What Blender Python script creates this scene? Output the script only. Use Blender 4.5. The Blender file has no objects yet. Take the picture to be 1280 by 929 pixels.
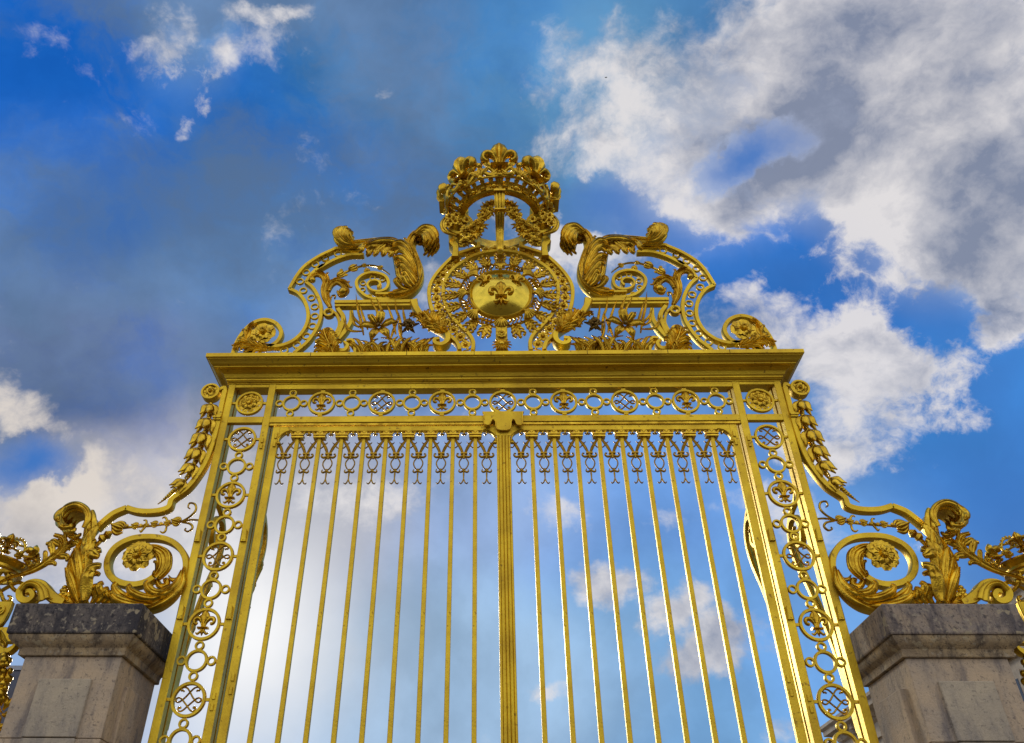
import bpy, math, random
from math import sin, cos, pi, radians, atan2, sqrt
from mathutils import Vector, Matrix
random.seed(7)
S = bpy.context.scene
COL = S.collection

# ------------------------------------------------------------------ camera
FPX, PCX, PCY, DIST, EYE = 1007.0, 585.0, 464.5, 7.0, 1.6
def _n(v): return v.normalized()
Zc = _n(Vector((600.5-PCX, 1357.5, -FPX)))
_a = .0066; _b = (-(600.5-PCX)-1357.5*_a)/-FPX
Xc = Vector((1, _a, _b)); Xc = _n(Xc-Zc*Xc.dot(Zc)); Yc = Zc.cross(Xc)
ROT = Matrix((Xc, Yc, Zc))
def ray(px, py): return ROT @ Vector((px-PCX, -(py-PCY), -FPX))
_r = ray(629.8, 565); CAMX = -_r.x/_r.y*DIST
def P(px, py, y=0.0):
    r = ray(px, py); t = (DIST+y)/r.y
    return Vector((CAMX+r.x*t, y, EYE+r.z*t))
cam_d = bpy.data.cameras.new('camera'); cam = bpy.data.objects.new('camera', cam_d); COL.objects.link(cam)
cam.matrix_world = Matrix.Translation((CAMX, -DIST, EYE)) @ ROT.to_4x4()
cam_d.sensor_width = 36; cam_d.sensor_fit = 'HORIZONTAL'; cam_d.lens = 36*FPX/1280
cam_d.shift_x = (640-PCX)/1280; cam_d.clip_start = .1; cam_d.clip_end = 5000
S.camera = cam
S.render.resolution_x = 1024; S.render.resolution_y = 743

# ------------------------------------------------------------------ light
SUND = ray(318, 792).normalized()
sun_el = math.asin(SUND.z); sun_az = atan2(SUND.x, SUND.y)
sd = bpy.data.lights.new('sun', 'SUN'); so = bpy.data.objects.new('sun', sd); COL.objects.link(so)
sd.energy = 1.5; sd.angle = radians(8); sd.color = (1, .93, .8)
so.rotation_euler = SUND.to_track_quat('Z', 'Y').to_euler(); so.location = (0, 0, 30)
S.view_settings.view_transform = 'Standard'; S.view_settings.look = 'None'
S.view_settings.exposure = 0; S.view_settings.gamma = 1; S.view_settings.use_curve_mapping = False

# ------------------------------------------------------------------ world sky
def lin(c):
    return tuple(((x/255)/12.92 if x/255 <= .04045 else ((x/255+.055)/1.055)**2.4) for x in c)+(1,)
W = bpy.data.worlds.new('World'); S.world = W; W.use_nodes = True
wt = W.node_tree; wt.nodes.clear(); WN = wt.nodes; WL = wt.links
def nd(t, **k):
    n = WN.new(t)
    for a, v in k.items(): setattr(n, a, v)
    return n
def mth(op, a, b=None, clamp=False):
    n = nd('ShaderNodeMath', operation=op); n.use_clamp = clamp
    for i, v in enumerate((a, b)):
        if v is None: continue
        if isinstance(v, (int, float)): n.inputs[i].default_value = v
        else: WL.new(v, n.inputs[i])
    return n.outputs[0]
tc = nd('ShaderNodeTexCoord'); DIR = tc.outputs['Generated']
def noise(scale, detail=8, rough=.55, vec=None, off=(0, 0, 0), stretch=(1, 1, 1), rot=(0, 0, 0)):
    m = nd('ShaderNodeMapping'); m.inputs['Location'].default_value = off; m.inputs['Scale'].default_value = stretch
    m.inputs['Rotation'].default_value = rot
    WL.new(vec or DIR, m.inputs[0])
    n = nd('ShaderNodeTexNoise'); WL.new(m.outputs[0], n.inputs['Vector'])
    n.inputs['Scale'].default_value = scale; n.inputs['Detail'].default_value = detail; n.inputs['Roughness'].default_value = rough
    return n
def vadd(a, b):
    n = nd('ShaderNodeVectorMath', operation='ADD'); WL.new(a, n.inputs[0]); WL.new(b, n.inputs[1]); return n.outputs[0]
def warp(vec, scale, amp, detail=6, off=(0, 0, 0)):
    n = noise(scale, detail, .6, vec, off)
    s = nd('ShaderNodeVectorMath', operation='SUBTRACT'); WL.new(n.outputs['Color'], s.inputs[0]); s.inputs[1].default_value = (.5, .5, .5)
    m = nd('ShaderNodeVectorMath', operation='SCALE'); WL.new(s.outputs[0], m.inputs[0]); m.inputs['Scale'].default_value = amp
    return vadd(vec, m.outputs[0])
VW1 = warp(DIR, 3.0, .10)                     # soft warp for the broad colour areas
VW2 = warp(warp(DIR, 5.0, .12, off=(3, 1, 7)), 22.0, .03, off=(9, 2, 4))   # ragged warp for cloud edges
def blob(vec, px, py, rx, ry, ang=0):
    c = ray(px, py).normalized(); a = radians(ang)
    t1 = ray(px+rx*cos(a), py+rx*sin(a)).normalized()-c
    t2 = ray(px-ry*sin(a), py+ry*cos(a)).normalized()-c
    s1, s2 = t1.length, t2.length
    e1 = (t1-c*t1.dot(c)).normalized(); e2 = c.cross(e1).normalized()
    M = Matrix((e1, e2, c)).transposed()
    m = nd('ShaderNodeMapping', vector_type='TEXTURE'); WL.new(vec, m.inputs[0])
    m.inputs['Location'].default_value = c; m.inputs['Rotation'].default_value = M.to_euler('XYZ')
    m.inputs['Scale'].default_value = (s1, s2, max(s1, s2, .3))
    g = nd('ShaderNodeTexGradient', gradient_type='SPHERICAL'); WL.new(m.outputs[0], g.inputs[0])
    return g.outputs['Fac']
def sstep(v, lo, hi, a=0., b=1.):
    n = nd('ShaderNodeMapRange', interpolation_type='SMOOTHSTEP'); WL.new(v, n.inputs[0])
    n.inputs[1].default_value = lo; n.inputs[2].default_value = hi; n.inputs[3].default_value = a; n.inputs[4].default_value = b
    return n.outputs[0]
def mix(f, a, b):
    n = nd('ShaderNodeMix', data_type='RGBA')
    if isinstance(f, (int, float)): n.inputs[0].default_value = f
    else: WL.new(f, n.inputs[0])
    for i, v in ((6, a), (7, b)):
        if isinstance(v, tuple): n.inputs[i].default_value = v
        else: WL.new(v, n.inputs[i])
    return n.outputs[2]
sky = nd('ShaderNodeTexSky', sky_type='NISHITA'); sky.sun_disc = False
sky.sun_elevation = sun_el; sky.sun_rotation = sun_az; sky.air_density = 1.2; sky.dust_density = .6; sky.ozone_density = 3
sk = nd('ShaderNodeVectorMath', operation='SCALE'); WL.new(sky.outputs[0], sk.inputs[0]); sk.inputs['Scale'].default_value = .1
hs = nd('ShaderNodeHueSaturation'); WL.new(sk.outputs[0], hs.inputs['Color']); hs.inputs['Saturation'].default_value = 1.15
col = mix(.8, hs.outputs[0], lin((96, 140, 196)))
# broad areas of colour in the clear air and the smooth high cloud
BG = [ (250, 250, 620, 520, 0, (62, 124, 196), .9),
 (40, 120, 260, 300, 0, (22, 108, 212), .9), (330, 130, 330, 130, 40, (30, 112, 206), .85),
 (120, 330, 420, 200, 10, (82, 126, 190), .8), (120, 470, 380, 180, 0, (104, 122, 156), .9),
 (560, 60, 380, 190, 0, (58, 118, 176), .9), (420, 330, 240, 170, 0, (96, 146, 206), .6),
 (800, 60, 330, 200, 0, (74, 130, 184), .8), (700, 180, 240, 160, 0, (96, 152, 200), .5),
 (1180, 520, 330, 260, 0, (62, 136, 214), .95), (950, 320, 300, 130, 20, (40, 116, 206), .9),
 (800, 640, 420, 240, 0, (108, 156, 222), .9), (840, 860, 480, 240, 0, (122, 172, 222), .95),
 (1060, 760, 260, 260, 0, (112, 164, 226), .9), (520, 620, 300, 180, 0, (156, 180, 220), .8),
 (560, 860, 340, 240, 0, (160, 190, 220), .85), (900, 190, 250, 150, -30, (176, 184, 202), .9), (235, 50, 90, 110, 10, (120, 160, 205), .7), (340, 0, 130, 50, 0, (110, 152, 200), .6), (490, 112, 130, 60, 40, (110, 150, 196), .35), (470, 420, 190, 150, -20, (124, 142, 172), .55), (270, 330, 200, 70, -15, (100, 132, 172), .6), (1080, 120, 330, 170, -25, (160, 168, 190), .9), (1160, 270, 220, 130, 20, (178, 184, 200), .8), (740, 130, 120, 200, 20, (104, 158, 196), .5), (250, 560, 260, 80, -10, (140, 146, 168), .7), (470, 420, 160, 120, 0, (130, 158, 196), .5), (120, 640, 300, 130, 0, (196, 194, 200), .8),
 (330, 640, 240, 200, 0, (206, 204, 212), .85) ]
for (x, y, rx, ry, a, c, k) in BG:
    col = mix(mth('MULTIPLY', sstep(blob(VW1, x, y, rx, ry, a), 0, .62), k), col, lin(c))
mott = noise(4.5, 7, .55, VW1, (2, 5, 1)).outputs['Fac']
veil = noise(3.2, 9, .6, warp(VW1, 4, .2, off=(5, 5, 5)), (8, 1, 6), (1, 1, 1.6)).outputs['Fac']
upper = sstep(blob(VW1, 300, 240, 620, 480, 0), 0, .5)
col = mix(mth('MULTIPLY', mth('MULTIPLY', sstep(veil, .40, .60), upper), .85), col, lin((98, 126, 164)))
col = mix(mth('MULTIPLY', mth('MULTIPLY', sstep(veil, .48, .30), upper), .35), col, lin((20, 92, 190)))
mottf = sstep(mott, .35, .72, .78, 1.2)
mv = nd('ShaderNodeVectorMath', operation='SCALE'); WL.new(col, mv.inputs[0]); WL.new(mottf, mv.inputs['Scale']); col = mv.outputs[0]
# clouds: where they stand
CL = [ (1060, 130, 420, 190, -25, 1.05), (1180, 250, 320, 230, 20, 1.2), (830, 190, 230, 190, -40, .8), (1230, 60, 230, 200, 0, .9), (960, 270, 170, 90, -20, .8),
 (1110, 460, 230, 130, 40, .98), (1050, 540, 130, 80, 30, .62), (1000, 420, 170, 90, 0, .62), (1150, 585, 110, 56, 20, .7), (940, 650, 130, 70, 30, .6),
 (214, 34, 40, 76, 12, .78), (258, 62, 30, 62, 40, .6), (332, 4, 44, 20, 0, .66), (236, 118, 20, 50, 10, .6), (290, 30, 60, 40, 0, .35), (90, 60, 120, 50, 20, .18),
 (484, 112, 24, 26, 60, .55), (0, 515, 110, 50, 10, .7), (110, 640, 230, 90, -10, .9), (10, 615, 60, 46, 0, .7), (250, 700, 170, 100, 0, .65), (250, 600, 150, 70, -20, .6),
 (755, 730, 66, 34, 0, .8), (900, 805, 88, 36, -5, .85), (455, 628, 110, 46, 0, .7), (400, 660, 90, 44, 0, .55), (690, 868, 44, 18, 0, .75), (850, 640, 70, 30, 0, .6), (835, 755, 60, 28, 0, .6),
 (545, 340, 70, 60, -30, .62), (735, 300, 80, 60, 0, .68), (1155, 672, 80, 34, 0, .5), (985, 915, 80, 34, 0, .6), (870, 355, 90, 50, 0, .5), (960, 375, 90, 44, -20, .6), (700, 640, 50, 30, 0, .45), (1100, 350, 120, 90, 0, .5) ]
HO = [ (940, 188, 60, 22, -32, 1.1), (760, 274, 66, 34, 20, .9), (835, 298, 56, 24, 10, .8), (1070, 322, 110, 36, 20, .6), (1165, 395, 90, 44, 10, .75), (950, 345, 110, 36, 0, .45), (1040, 385, 60, 26, 0, .5),
 (1240, 470, 80, 90, 20, .7), (1170, 500, 70, 24, 0, .4), (40, 580, 60, 30, -10, 1.2), (232, 90, 34, 36, 0, .6), (1250, 640, 170, 120, 0, .9), (1275, 560, 90, 110, 0, .7), (930, 540, 90, 60, 0, .25) ]
den = None
for (x, y, rx, ry, a, k) in CL:
    v = mth('MULTIPLY', sstep(blob(VW2, x, y, rx*1.35, ry*1.35, a), 0, .85), k)
    den = v if den is None else mth('MAXIMUM', den, v)
hole = None
for (x, y, rx, ry, a, k) in HO:
    v = mth('MULTIPLY', sstep(blob(VW2, x, y, rx*1.75, ry*1.75, a), 0, .95), k*1.1)
    hole = v if hole is None else mth('MAXIMUM', hole, v)
col = mix(mth('MULTIPLY', hole, .75, True), col, lin((66, 118, 192)))
hrag = noise(14, 10, .65, VW1, (6, 6, 1)).outputs['Fac']
edge = mth('MULTIPLY', mth('MULTIPLY', hole, mth('SUBTRACT', 1.1, hole)), 4.)
hole = mth('ADD', hole, mth('MULTIPLY', mth('MULTIPLY', mth('SUBTRACT', hrag, .5), 2.4), edge), clamp=True)
fb = noise(8, 14, .62, VW1, (4, 8, 2), (1, 1, 1.3)).outputs['Fac']
# the half of the sky behind the viewer: unseen noise cloud, thickened to brighten the gilding
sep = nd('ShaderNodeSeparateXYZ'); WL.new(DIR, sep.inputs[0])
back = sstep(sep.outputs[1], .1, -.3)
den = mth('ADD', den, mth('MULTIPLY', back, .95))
fine = noise(34, 8, .65, VW1, (1, 2, 3)).outputs['Fac']
dd = mth('ADD', mth('SUBTRACT', den, hole), mth('MULTIPLY', mth('SUBTRACT', fb, .5), 2.2))
dd = mth('ADD', dd, mth('MULTIPLY', mth('SUBTRACT', fine, .5), .5))
mask = sstep(dd, .24, .86)
# cloud shade: grey bellies and white tops
SH = [ (985, 170, 330, 90, -32, 1.), (1140, 60, 260, 110, -20, .8), (1240, 330, 170, 130, 30, .5), (120, 560, 300, 80, 0, .45), (1120, 520, 130, 60, 0, .5), (860, 70, 220, 120, 0, .5) ]
shd = None
for (x, y, rx, ry, a, k) in SH:
    v = mth('MULTIPLY', sstep(blob(VW1, x, y, rx*1.3, ry*1.3, a), 0, .9), k)
    shd = v if shd is None else mth('MAXIMUM', shd, v)
sn = noise(6, 10, .55, VW1, (7, 3, 9), (1, 1, 1.4)).outputs['Fac']
# lit from the sun's side: compare the density here with that a little towards the sun
toward = nd('ShaderNodeVectorMath', operation='ADD'); WL.new(VW1, toward.inputs[0]); toward.inputs[1].default_value = tuple(SUND*.035)
fb2 = noise(8, 14, .62, toward.outputs[0], (4, 8, 2), (1, 1, 1.3)).outputs['Fac']
relief = mth('MULTIPLY', mth('SUBTRACT', fb2, fb), 2.4)
# thin cloud edges let the sun through and are white, the thick middles are grey
thick = sstep(dd, .7, 1.5, 0, .6)
shade = mth('ADD', mth('ADD', mth('ADD', mth('MULTIPLY', shd, .72), thick), sstep(sn, .38, .66, -.3, .45)), relief, clamp=True)
cc = mix(shade, lin((228, 224, 224)), lin((126, 136, 160)))
warmb = sstep(blob(VW1, 80, 540, 330, 190, 0), 0, .6, 0, .55)
cc = mix(warmb, cc, lin((222, 208, 190)))
# unseen clouds opposite the sun, brightened to light the gold and pillar fronts
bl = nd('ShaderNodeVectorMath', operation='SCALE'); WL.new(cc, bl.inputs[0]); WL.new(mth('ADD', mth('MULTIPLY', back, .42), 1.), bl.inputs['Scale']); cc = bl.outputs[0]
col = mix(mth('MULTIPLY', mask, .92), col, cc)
# thin cloud lit from behind by the sun
for x, y, rx, ry, k, c in ((318, 770, 240, 300, .6, (224, 228, 234)), (330, 800, 150, 190, .8, (246, 246, 248)), (318, 790, 80, 100, .7, (255, 255, 255))):
    col = mix(mth('MULTIPLY', sstep(blob(VW1, x, y, rx, ry, 0), 0, 1), k), col, lin(c))
dn = sstep(sep.outputs[2], -.02, -.12)
col = mix(dn, col, lin((120, 112, 98)))
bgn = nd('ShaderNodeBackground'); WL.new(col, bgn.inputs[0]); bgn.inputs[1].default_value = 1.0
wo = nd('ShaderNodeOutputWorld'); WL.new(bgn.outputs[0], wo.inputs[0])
W.cycles.sampling_method = 'MANUAL'; W.cycles.sample_map_resolution = 512

# ------------------------------------------------------------------ materials
def material(name, base, rough=.5, metal=0., var=None, vscale=3., bump=0., bscale=40., rvar=.0, extra=None):
    m = bpy.data.materials.new(name); m.use_nodes = True; t = m.node_tree; N = t.nodes; L = t.links
    b = N['Principled BSDF']; b.inputs['Base Color'].default_value = (*base, 1)
    b.inputs['Roughness'].default_value = rough; b.inputs['Metallic'].default_value = metal
    co = N.new('ShaderNodeTexCoord')
    if var:
        n = N.new('ShaderNodeTexNoise'); n.inputs['Scale'].default_value = vscale; n.inputs['Detail'].default_value = 9; n.inputs['Roughness'].default_value = .65
        L.new(co.outputs['Object'], n.inputs['Vector'])
        r = N.new('ShaderNodeValToRGB'); r.color_ramp.elements[0].position = .36; r.color_ramp.elements[1].position = .66
        r.color_ramp.elements[0].color = (*var, 1); r.color_ramp.elements[1].color = (*base, 1)
        L.new(n.outputs['Fac'], r.inputs[0]); L.new(r.outputs[0], b.inputs['Base Color'])
        if metal > .9:
            # sparse grime specks and worn spots
            n4 = N.new('ShaderNodeTexNoise'); n4.inputs['Scale'].default_value = 22; n4.inputs['Detail'].default_value = 6; L.new(co.outputs['Object'], n4.inputs['Vector'])
            mr4 = N.new('ShaderNodeMapRange'); L.new(n4.outputs['Fac'], mr4.inputs[0]); mr4.inputs[1].default_value = .63; mr4.inputs[2].default_value = .72; mr4.inputs[4].default_value = .75
            mx4 = N.new('ShaderNodeMix'); mx4.data_type = 'RGBA'; L.new(mr4.outputs[0], mx4.inputs[0]); L.new(r.outputs[0], mx4.inputs[6]); mx4.inputs[7].default_value = (.22, .12, .03, 1); L.new(mx4.outputs[2], b.inputs['Base Color'])
        if rvar:
            mr = N.new('ShaderNodeMapRange'); L.new(n.outputs['Fac'], mr.inputs[0]); mr.inputs[1].default_value = .3; mr.inputs[2].default_value = .7
            mr.inputs[3].default_value = rough+rvar; mr.inputs[4].default_value = rough-rvar*.5; L.new(mr.outputs[0], b.inputs['Roughness'])
    if bump:
        n2 = N.new('ShaderNodeTexNoise'); n2.inputs['Scale'].default_value = bscale; n2.inputs['Detail'].default_value = 5
        L.new(co.outputs['Object'], n2.inputs['Vector'])
        bp = N.new('ShaderNodeBump'); bp.inputs['Strength'].default_value = bump; bp.inputs['Distance'].default_value = .01
        L.new(n2.outputs['Fac'], bp.inputs['Height']); L.new(bp.outputs[0], b.inputs['Normal'])
    return m
GOLD = material('gilded_iron', (.78, .55, .042), .45, 1, (.56, .37, .035), 2.2, .25, 60, .09)
LEAFG = material('gilded_repousse', (.86, .575, .05), .26, 1, (.42, .25, .02), 9, .3, 80, .10)
PENDG = material('gilded_drop', (.60, .38, .04), .5, 1, (.36, .21, .02), 9, .3, 80)
POLG = material('burnished_gilt', (.80, .61, .07), .17, 1, (.62, .45, .05), 4, .08, 30, .05)
DARK = material('weathered_bronze', (.26, .17, .04), .45, .9, (.12, .07, .02), 12, .3, 60)
GAP = material('joint_iron', (.05, .03, .012), .6, .6, (.10, .06, .02), 8, .2, 50)  # dark iron of the seams between cornice plates

def stone_mat(name, c1, c2, stain, amount):
    m = bpy.data.materials.new(name); m.use_nodes = True; t = m.node_tree; N = t.nodes; L = t.links; b = N['Principled BSDF']
    co = N.new('ShaderNodeTexCoord'); b.inputs['Roughness'].default_value = .9
    def nz(s, d=8, r=.6, st=(1, 1, 1)):
        mp = N.new('ShaderNodeMapping'); mp.inputs['Scale'].default_value = st; L.new(co.outputs['Object'], mp.inputs[0])
        n = N.new('ShaderNodeTexNoise'); n.inputs['Scale'].default_value = s; n.inputs['Detail'].default_value = d; n.inputs['Roughness'].default_value = r
        L.new(mp.outputs[0], n.inputs['Vector']); return n.outputs['Fac']
    def rmp(v, p0, p1, a=0, bb=1):
        n = N.new('ShaderNodeMapRange'); n.interpolation_type = 'SMOOTHSTEP'; L.new(v, n.inputs[0])
        for i, x in ((1, p0), (2, p1), (3, a), (4, bb)): n.inputs[i].default_value = x
        return n.outputs[0]
    def mx(f, a, c):
        n = N.new('ShaderNodeMix'); n.data_type = 'RGBA'; L.new(f, n.inputs[0])
        for i, v in ((6, a), (7, c)):
            if isinstance(v, tuple): n.inputs[i].default_value = (*v, 1)
            else: L.new(v, n.inputs[i])
        return n.outputs[2]
    c = mx(rmp(nz(2.2), .38, .62), c1, c2)
    c = mx(rmp(nz(26, 6, .7), .55, .75, 0, .5), c, tuple(x*.55 for x in c1))
    c = mx(rmp(nz(3.0, 10, .7, (3, 3, .8)), .62-amount*.35, .78-amount*.25, 0, .5+.45*amount), c, stain)       # rain streaks
    c = mx(rmp(nz(34, 8, .75), .60-amount*.12, .66-amount*.12, 0, .3+.65*amount), c, tuple(x*.6 for x in stain)) # black lichen
    if amount > .4: c = mx(rmp(nz(9, 4, .5), .60, .64, 0, .8), c, (.42, .35, .22)); c = mx(rmp(nz(24, 4, .5), .60, .65, 0, .6), c, (.38, .33, .24))                              # pale lichen
    c = mx(rmp(nz(1.6, 12, .75, (1.6, 1.6, .45)), .50, .66, 0, .55), c, tuple(x*1.1 for x in stain))
    c = mx(rmp(nz(60, 4, .8), .62, .70, 0, .45), c, tuple(min(1, x*1.35) for x in c1))
    L.new(c, b.inputs['Base Color'])
    bp = N.new('ShaderNodeBump'); bp.inputs['Strength'].default_value = .8; bp.inputs['Distance'].default_value = .012
    L.new(nz(38, 9, .7), bp.inputs['Height']); L.new(bp.outputs[0], b.inputs['Normal'])
    return m
STONE = stone_mat('limestone', (.56, .43, .28), (.42, .345, .26), (.13, .12, .125), .34)
PANEL = stone_mat('limestone_panel', (.52, .44, .31), (.42, .36, .27), (.16, .15, .15), .3)
CAPST = stone_mat('lichened_limestone', (.20, .165, .13), (.075, .07, .075), (.02, .02, .03), .62)
CAPST2 = stone_mat('pitted_limestone', (.40, .31, .21), (.24, .21, .19), (.05, .046, .06), .55)
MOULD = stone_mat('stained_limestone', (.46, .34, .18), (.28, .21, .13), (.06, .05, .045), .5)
FACADE = stone_mat('facade_stone', (.55, .46, .33), (.45, .37, .27), (.2, .17, .13), .1)
SLATE = material('roof_slate', (.05, .055, .075), .5, 0, (.03, .03, .045), 3, .3, 12)
LEADM = material('roof_lead', (.34, .36, .40), .5, .3, (.24, .26, .3), 6)
GLASS = material('dark_window_glass', (.03, .035, .045), .12, 0)
PAVE = material('court_paving', (.20, .145, .085), .85, 0, (.14, .10, .06), .6, .4, 6)
FEATH = material('bird_feather', (.02, .02, .03), .8)

# ------------------------------------------------------------------ mesh builder
class Fr:
    """a plane to draw in: u along U, v along V, depth towards the front W = U x V"""
    def __init__(s, O=(0, 0, 0), U=(1, 0, 0), V=(0, 0, 1)):
        s.O = Vector(O); s.U = Vector(U).normalized(); s.V = Vector(V).normalized(); s.W = s.U.cross(s.V)
    def __call__(s, u, v, w=0): return s.O+s.U*u+s.V*v+s.W*w
    def sub(s, u, v, w=0, ang=0, tilt=0):
        a = radians(ang); U = s.U*cos(a)+s.V*sin(a); V = -s.U*sin(a)+s.V*cos(a)
        if tilt: V = (V*cos(radians(tilt))+s.W*sin(radians(tilt)))
        return Fr(s(u, v, w), U, V)
G0 = Fr()
def GY(y): return Fr((0, y, 0))
BAR = [(-.5, -.4), (-.42, -.5), (.42, -.5), (.5, -.4), (.5, .4), (.42, .5), (-.42, .5), (-.5, .4)]
ROUND = [(.5*cos(2*pi*i/8), .5*sin(2*pi*i/8)) for i in range(8)]
PETAL = [(-.5, 0), (-.36, .36), (-.12, .5), (.12, .5), (.36, .36), (.5, 0), (.25, -.2), (-.25, -.2)]
VEIN = [(-.5, .05), (-.4, .36), (-.2, .5), (-.06, .28), (.06, .28), (.2, .5), (.4, .36), (.5, .05), (.2, -.18), (-.2, -.18)]
CUP = [(-.5, .5), (-.4, .42), (-.2, .12), (0, .3), (.2, .12), (.4, .42), (.5, .5), (.46, .3), (.2, -.12), (0, .0), (-.2, -.12), (-.46, .3)]
def cr(pts, n=6, closed=False):
    """Catmull-Rom through points of any dimension"""
    m = len(pts)
    if m < 3: return [tuple(p) for p in pts] if m < 2 else [tuple(a+(b-a)*k/n for a, b in zip(pts[0], pts[1])) for k in range(n+1)]
    out = []
    for i in range(m if closed else m-1):
        p = [pts[(i+j-1) % m] if closed else pts[min(max(i+j-1, 0), m-1)] for j in range(4)]
        for k in range(n):
            t = k/n
            out.append(tuple(.5*(2*b+(c-a)*t+(2*a-5*b+4*c-d)*t*t+(3*b-a-3*c+d)*t**3) for a, b, c, d in zip(*p)))
    if not closed: out.append(tuple(pts[-1]))
    return out
def lerpl(L, t):
    if not isinstance(L, (list, tuple)): return L
    x = t*(len(L)-1); i = min(int(x), len(L)-2); f = x-i
    return L[i]*(1-f)+L[i+1]*f
class MB:
    def __init__(s): s.v = []; s.f = []
    def add(s, vs, fs):
        o = len(s.v); s.v += [tuple(v) for v in vs]; s.f += [tuple(i+o for i in f) for f in fs]
    def loft(s, rings, closed=False, caps=True, ringclosed=True):
        k = len(rings[0]); vs = [p for r in rings for p in r]; fs = []; m = len(rings)
        for i in range(m if closed else m-1):
            j = (i+1) % m
            for a in range(k if ringclosed else k-1):
                b = (a+1) % k; fs.append((i*k+a, i*k+b, j*k+b, j*k+a))
        if caps and not closed: fs += [tuple(range(k))[::-1], tuple((m-1)*k+a for a in range(k))]
        s.add(vs, fs)
    def curve(s, fr, pts, w, t, prof=BAR, n=6, closed=False, smooth=True, lift=0, even=True):
        if smooth: q = cr(pts, n, closed)
        else: q = [tuple(p) for p in pts]
        m = len(q); L = [0]
        for i in range(1, m): L.append(L[-1]+max(1e-6, math.dist(q[i][:2], q[i-1][:2])))
        rings = []
        for i in range(m):
            a = q[i-1] if (i or closed) else q[i]; b = q[(i+1) % m] if (i < m-1 or closed) else q[i]
            d1 = Vector((q[i][0]-a[0], q[i][1]-a[1])); d2 = Vector((b[0]-q[i][0], b[1]-q[i][1]))
            if d1.length < 1e-9: d1 = d2
            if d2.length < 1e-9: d2 = d1
            d1 = d1.normalized(); d2 = d2.normalized(); T = d1+d2
            T = T.normalized() if T.length > 1e-6 else d2
            k = 1/max(.5, T.dot(d2)); N = Vector((-T.y, T.x))
            u = L[i]/L[-1]; ww = lerpl(w, u)*k; tt = lerpl(t, u); lf = lerpl(lift, u)
            rings.append([fr(q[i][0]+N.x*a_*ww, q[i][1]+N.y*a_*ww, lf+b_*tt) for a_, b_ in prof])
        s.loft(rings, closed)
    def ring(s, fr, c, r, w, t, n=28, lift=0, prof=BAR):
        s.curve(fr, [(c[0]+r*cos(2*pi*i/n), c[1]+r*sin(2*pi*i/n)) for i in range(n)], w, t, prof, closed=True, smooth=False, lift=lift)
    def tube(s, pts, r, n=4, seg=8, smooth=True):
        q = [Vector(p) for p in (cr([tuple(p) for p in pts], n) if smooth else pts)]; m = len(q)
        nrm = None; rings = []
        for i in range(m):
            T = (q[min(i+1, m-1)]-q[max(i-1, 0)]).normalized()
            if nrm is None:
                nrm = T.orthogonal().normalized()
            nrm = (nrm-T*nrm.dot(T)).normalized(); B = T.cross(nrm); rr = lerpl(r, i/(m-1))
            rings.append([q[i]+(nrm*cos(2*pi*a/seg)+B*sin(2*pi*a/seg))*rr for a in range(seg)])
        s.loft(rings)
    def ball(s, c, r, sc=(1, 1, 1), nu=10, nv=6):
        c = Vector(c); vs = []; fs = []
        for j in range(1, nv):
            th = pi*j/nv
            for i in range(nu):
                ph = 2*pi*i/nu; vs.append(c+Vector((r*sc[0]*sin(th)*cos(ph), r*sc[1]*sin(th)*sin(ph), r*sc[2]*cos(th))))
        vs += [c+Vector((0, 0, r*sc[2])), c-Vector((0, 0, r*sc[2]))]; a, b = len(vs)-2, len(vs)-1
        for j in range(nv-2):
            for i in range(nu): k = (i+1) % nu; fs.append((j*nu+i, (j+1)*nu+i, (j+1)*nu+k, j*nu+k))
        for i in range(nu): k = (i+1) % nu; fs.append((a, i, k)); fs.append((b, (nv-2)*nu+k, (nv-2)*nu+i))
        s.add(vs, fs)
    def dome(s, fr, c, prof, n=28):
        """turned on the depth axis: prof = [(radius, height)...]"""
        rings = [[fr(c[0]+r*cos(2*pi*i/n), c[1]+r*sin(2*pi*i/n), h) for i in range(n)] for r, h in prof]
        s.loft(rings)
    def lathe(s, base, axis, prof, n=12):
        A = Vector(axis).normalized(); X = A.orthogonal().normalized(); Y = A.cross(X); b = Vector(base)
        s.loft([[b+A*h+(X*cos(2*pi*i/n)+Y*sin(2*pi*i/n))*max(r, 1e-4) for i in range(n)] for r, h in prof])
    def box(s, a, b, ch=0):
        x0, y0, z0 = a; x1, y1, z1 = b
        if ch:
            p = [(x0+ch, y0), (x1-ch, y0), (x1, y0+ch), (x1, y1-ch), (x1-ch, y1), (x0+ch, y1), (x0, y1-ch), (x0, y0+ch)]
            dz = z1-z0; dx = x1-x0
            if dz >= dx: s.loft([[(x, y, z0) for x, y in p], [(x, y, z1) for x, y in p]])
            else:
                p = [(z0+ch, y0), (z1-ch, y0), (z1, y0+ch), (z1, y1-ch), (z1-ch, y1), (z0+ch, y1), (z0, y1-ch), (z0, y0+ch)]
                s.loft([[(x0, y, z) for z, y in p], [(x1, y, z) for z, y in p]])
            return
        v = [(x, y, z) for z in (z0, z1) for y in (y0, y1) for x in (x0, x1)]
        s.add(v, [(0, 1, 3, 2), (4, 6, 7, 5), (0, 4, 5, 1), (2, 3, 7, 6), (0, 2, 6, 4), (1, 5, 7, 3)])
    def poly(s, fr, pts, d0, d1, bev=0):
        n = len(pts); r = [[fr(u, v, d0) for u, v in pts], [fr(u, v, d1) for u, v in pts]]
        s.loft(r)
    def frustum(s, cx, cy, hw0, z0, hw1, z1):
        s.loft([[(cx-h, cy-h, z), (cx+h, cy-h, z), (cx+h, cy+h, z), (cx-h, cy+h, z)] for h, z in ((hw0, z0), (hw1, z1))])

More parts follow.
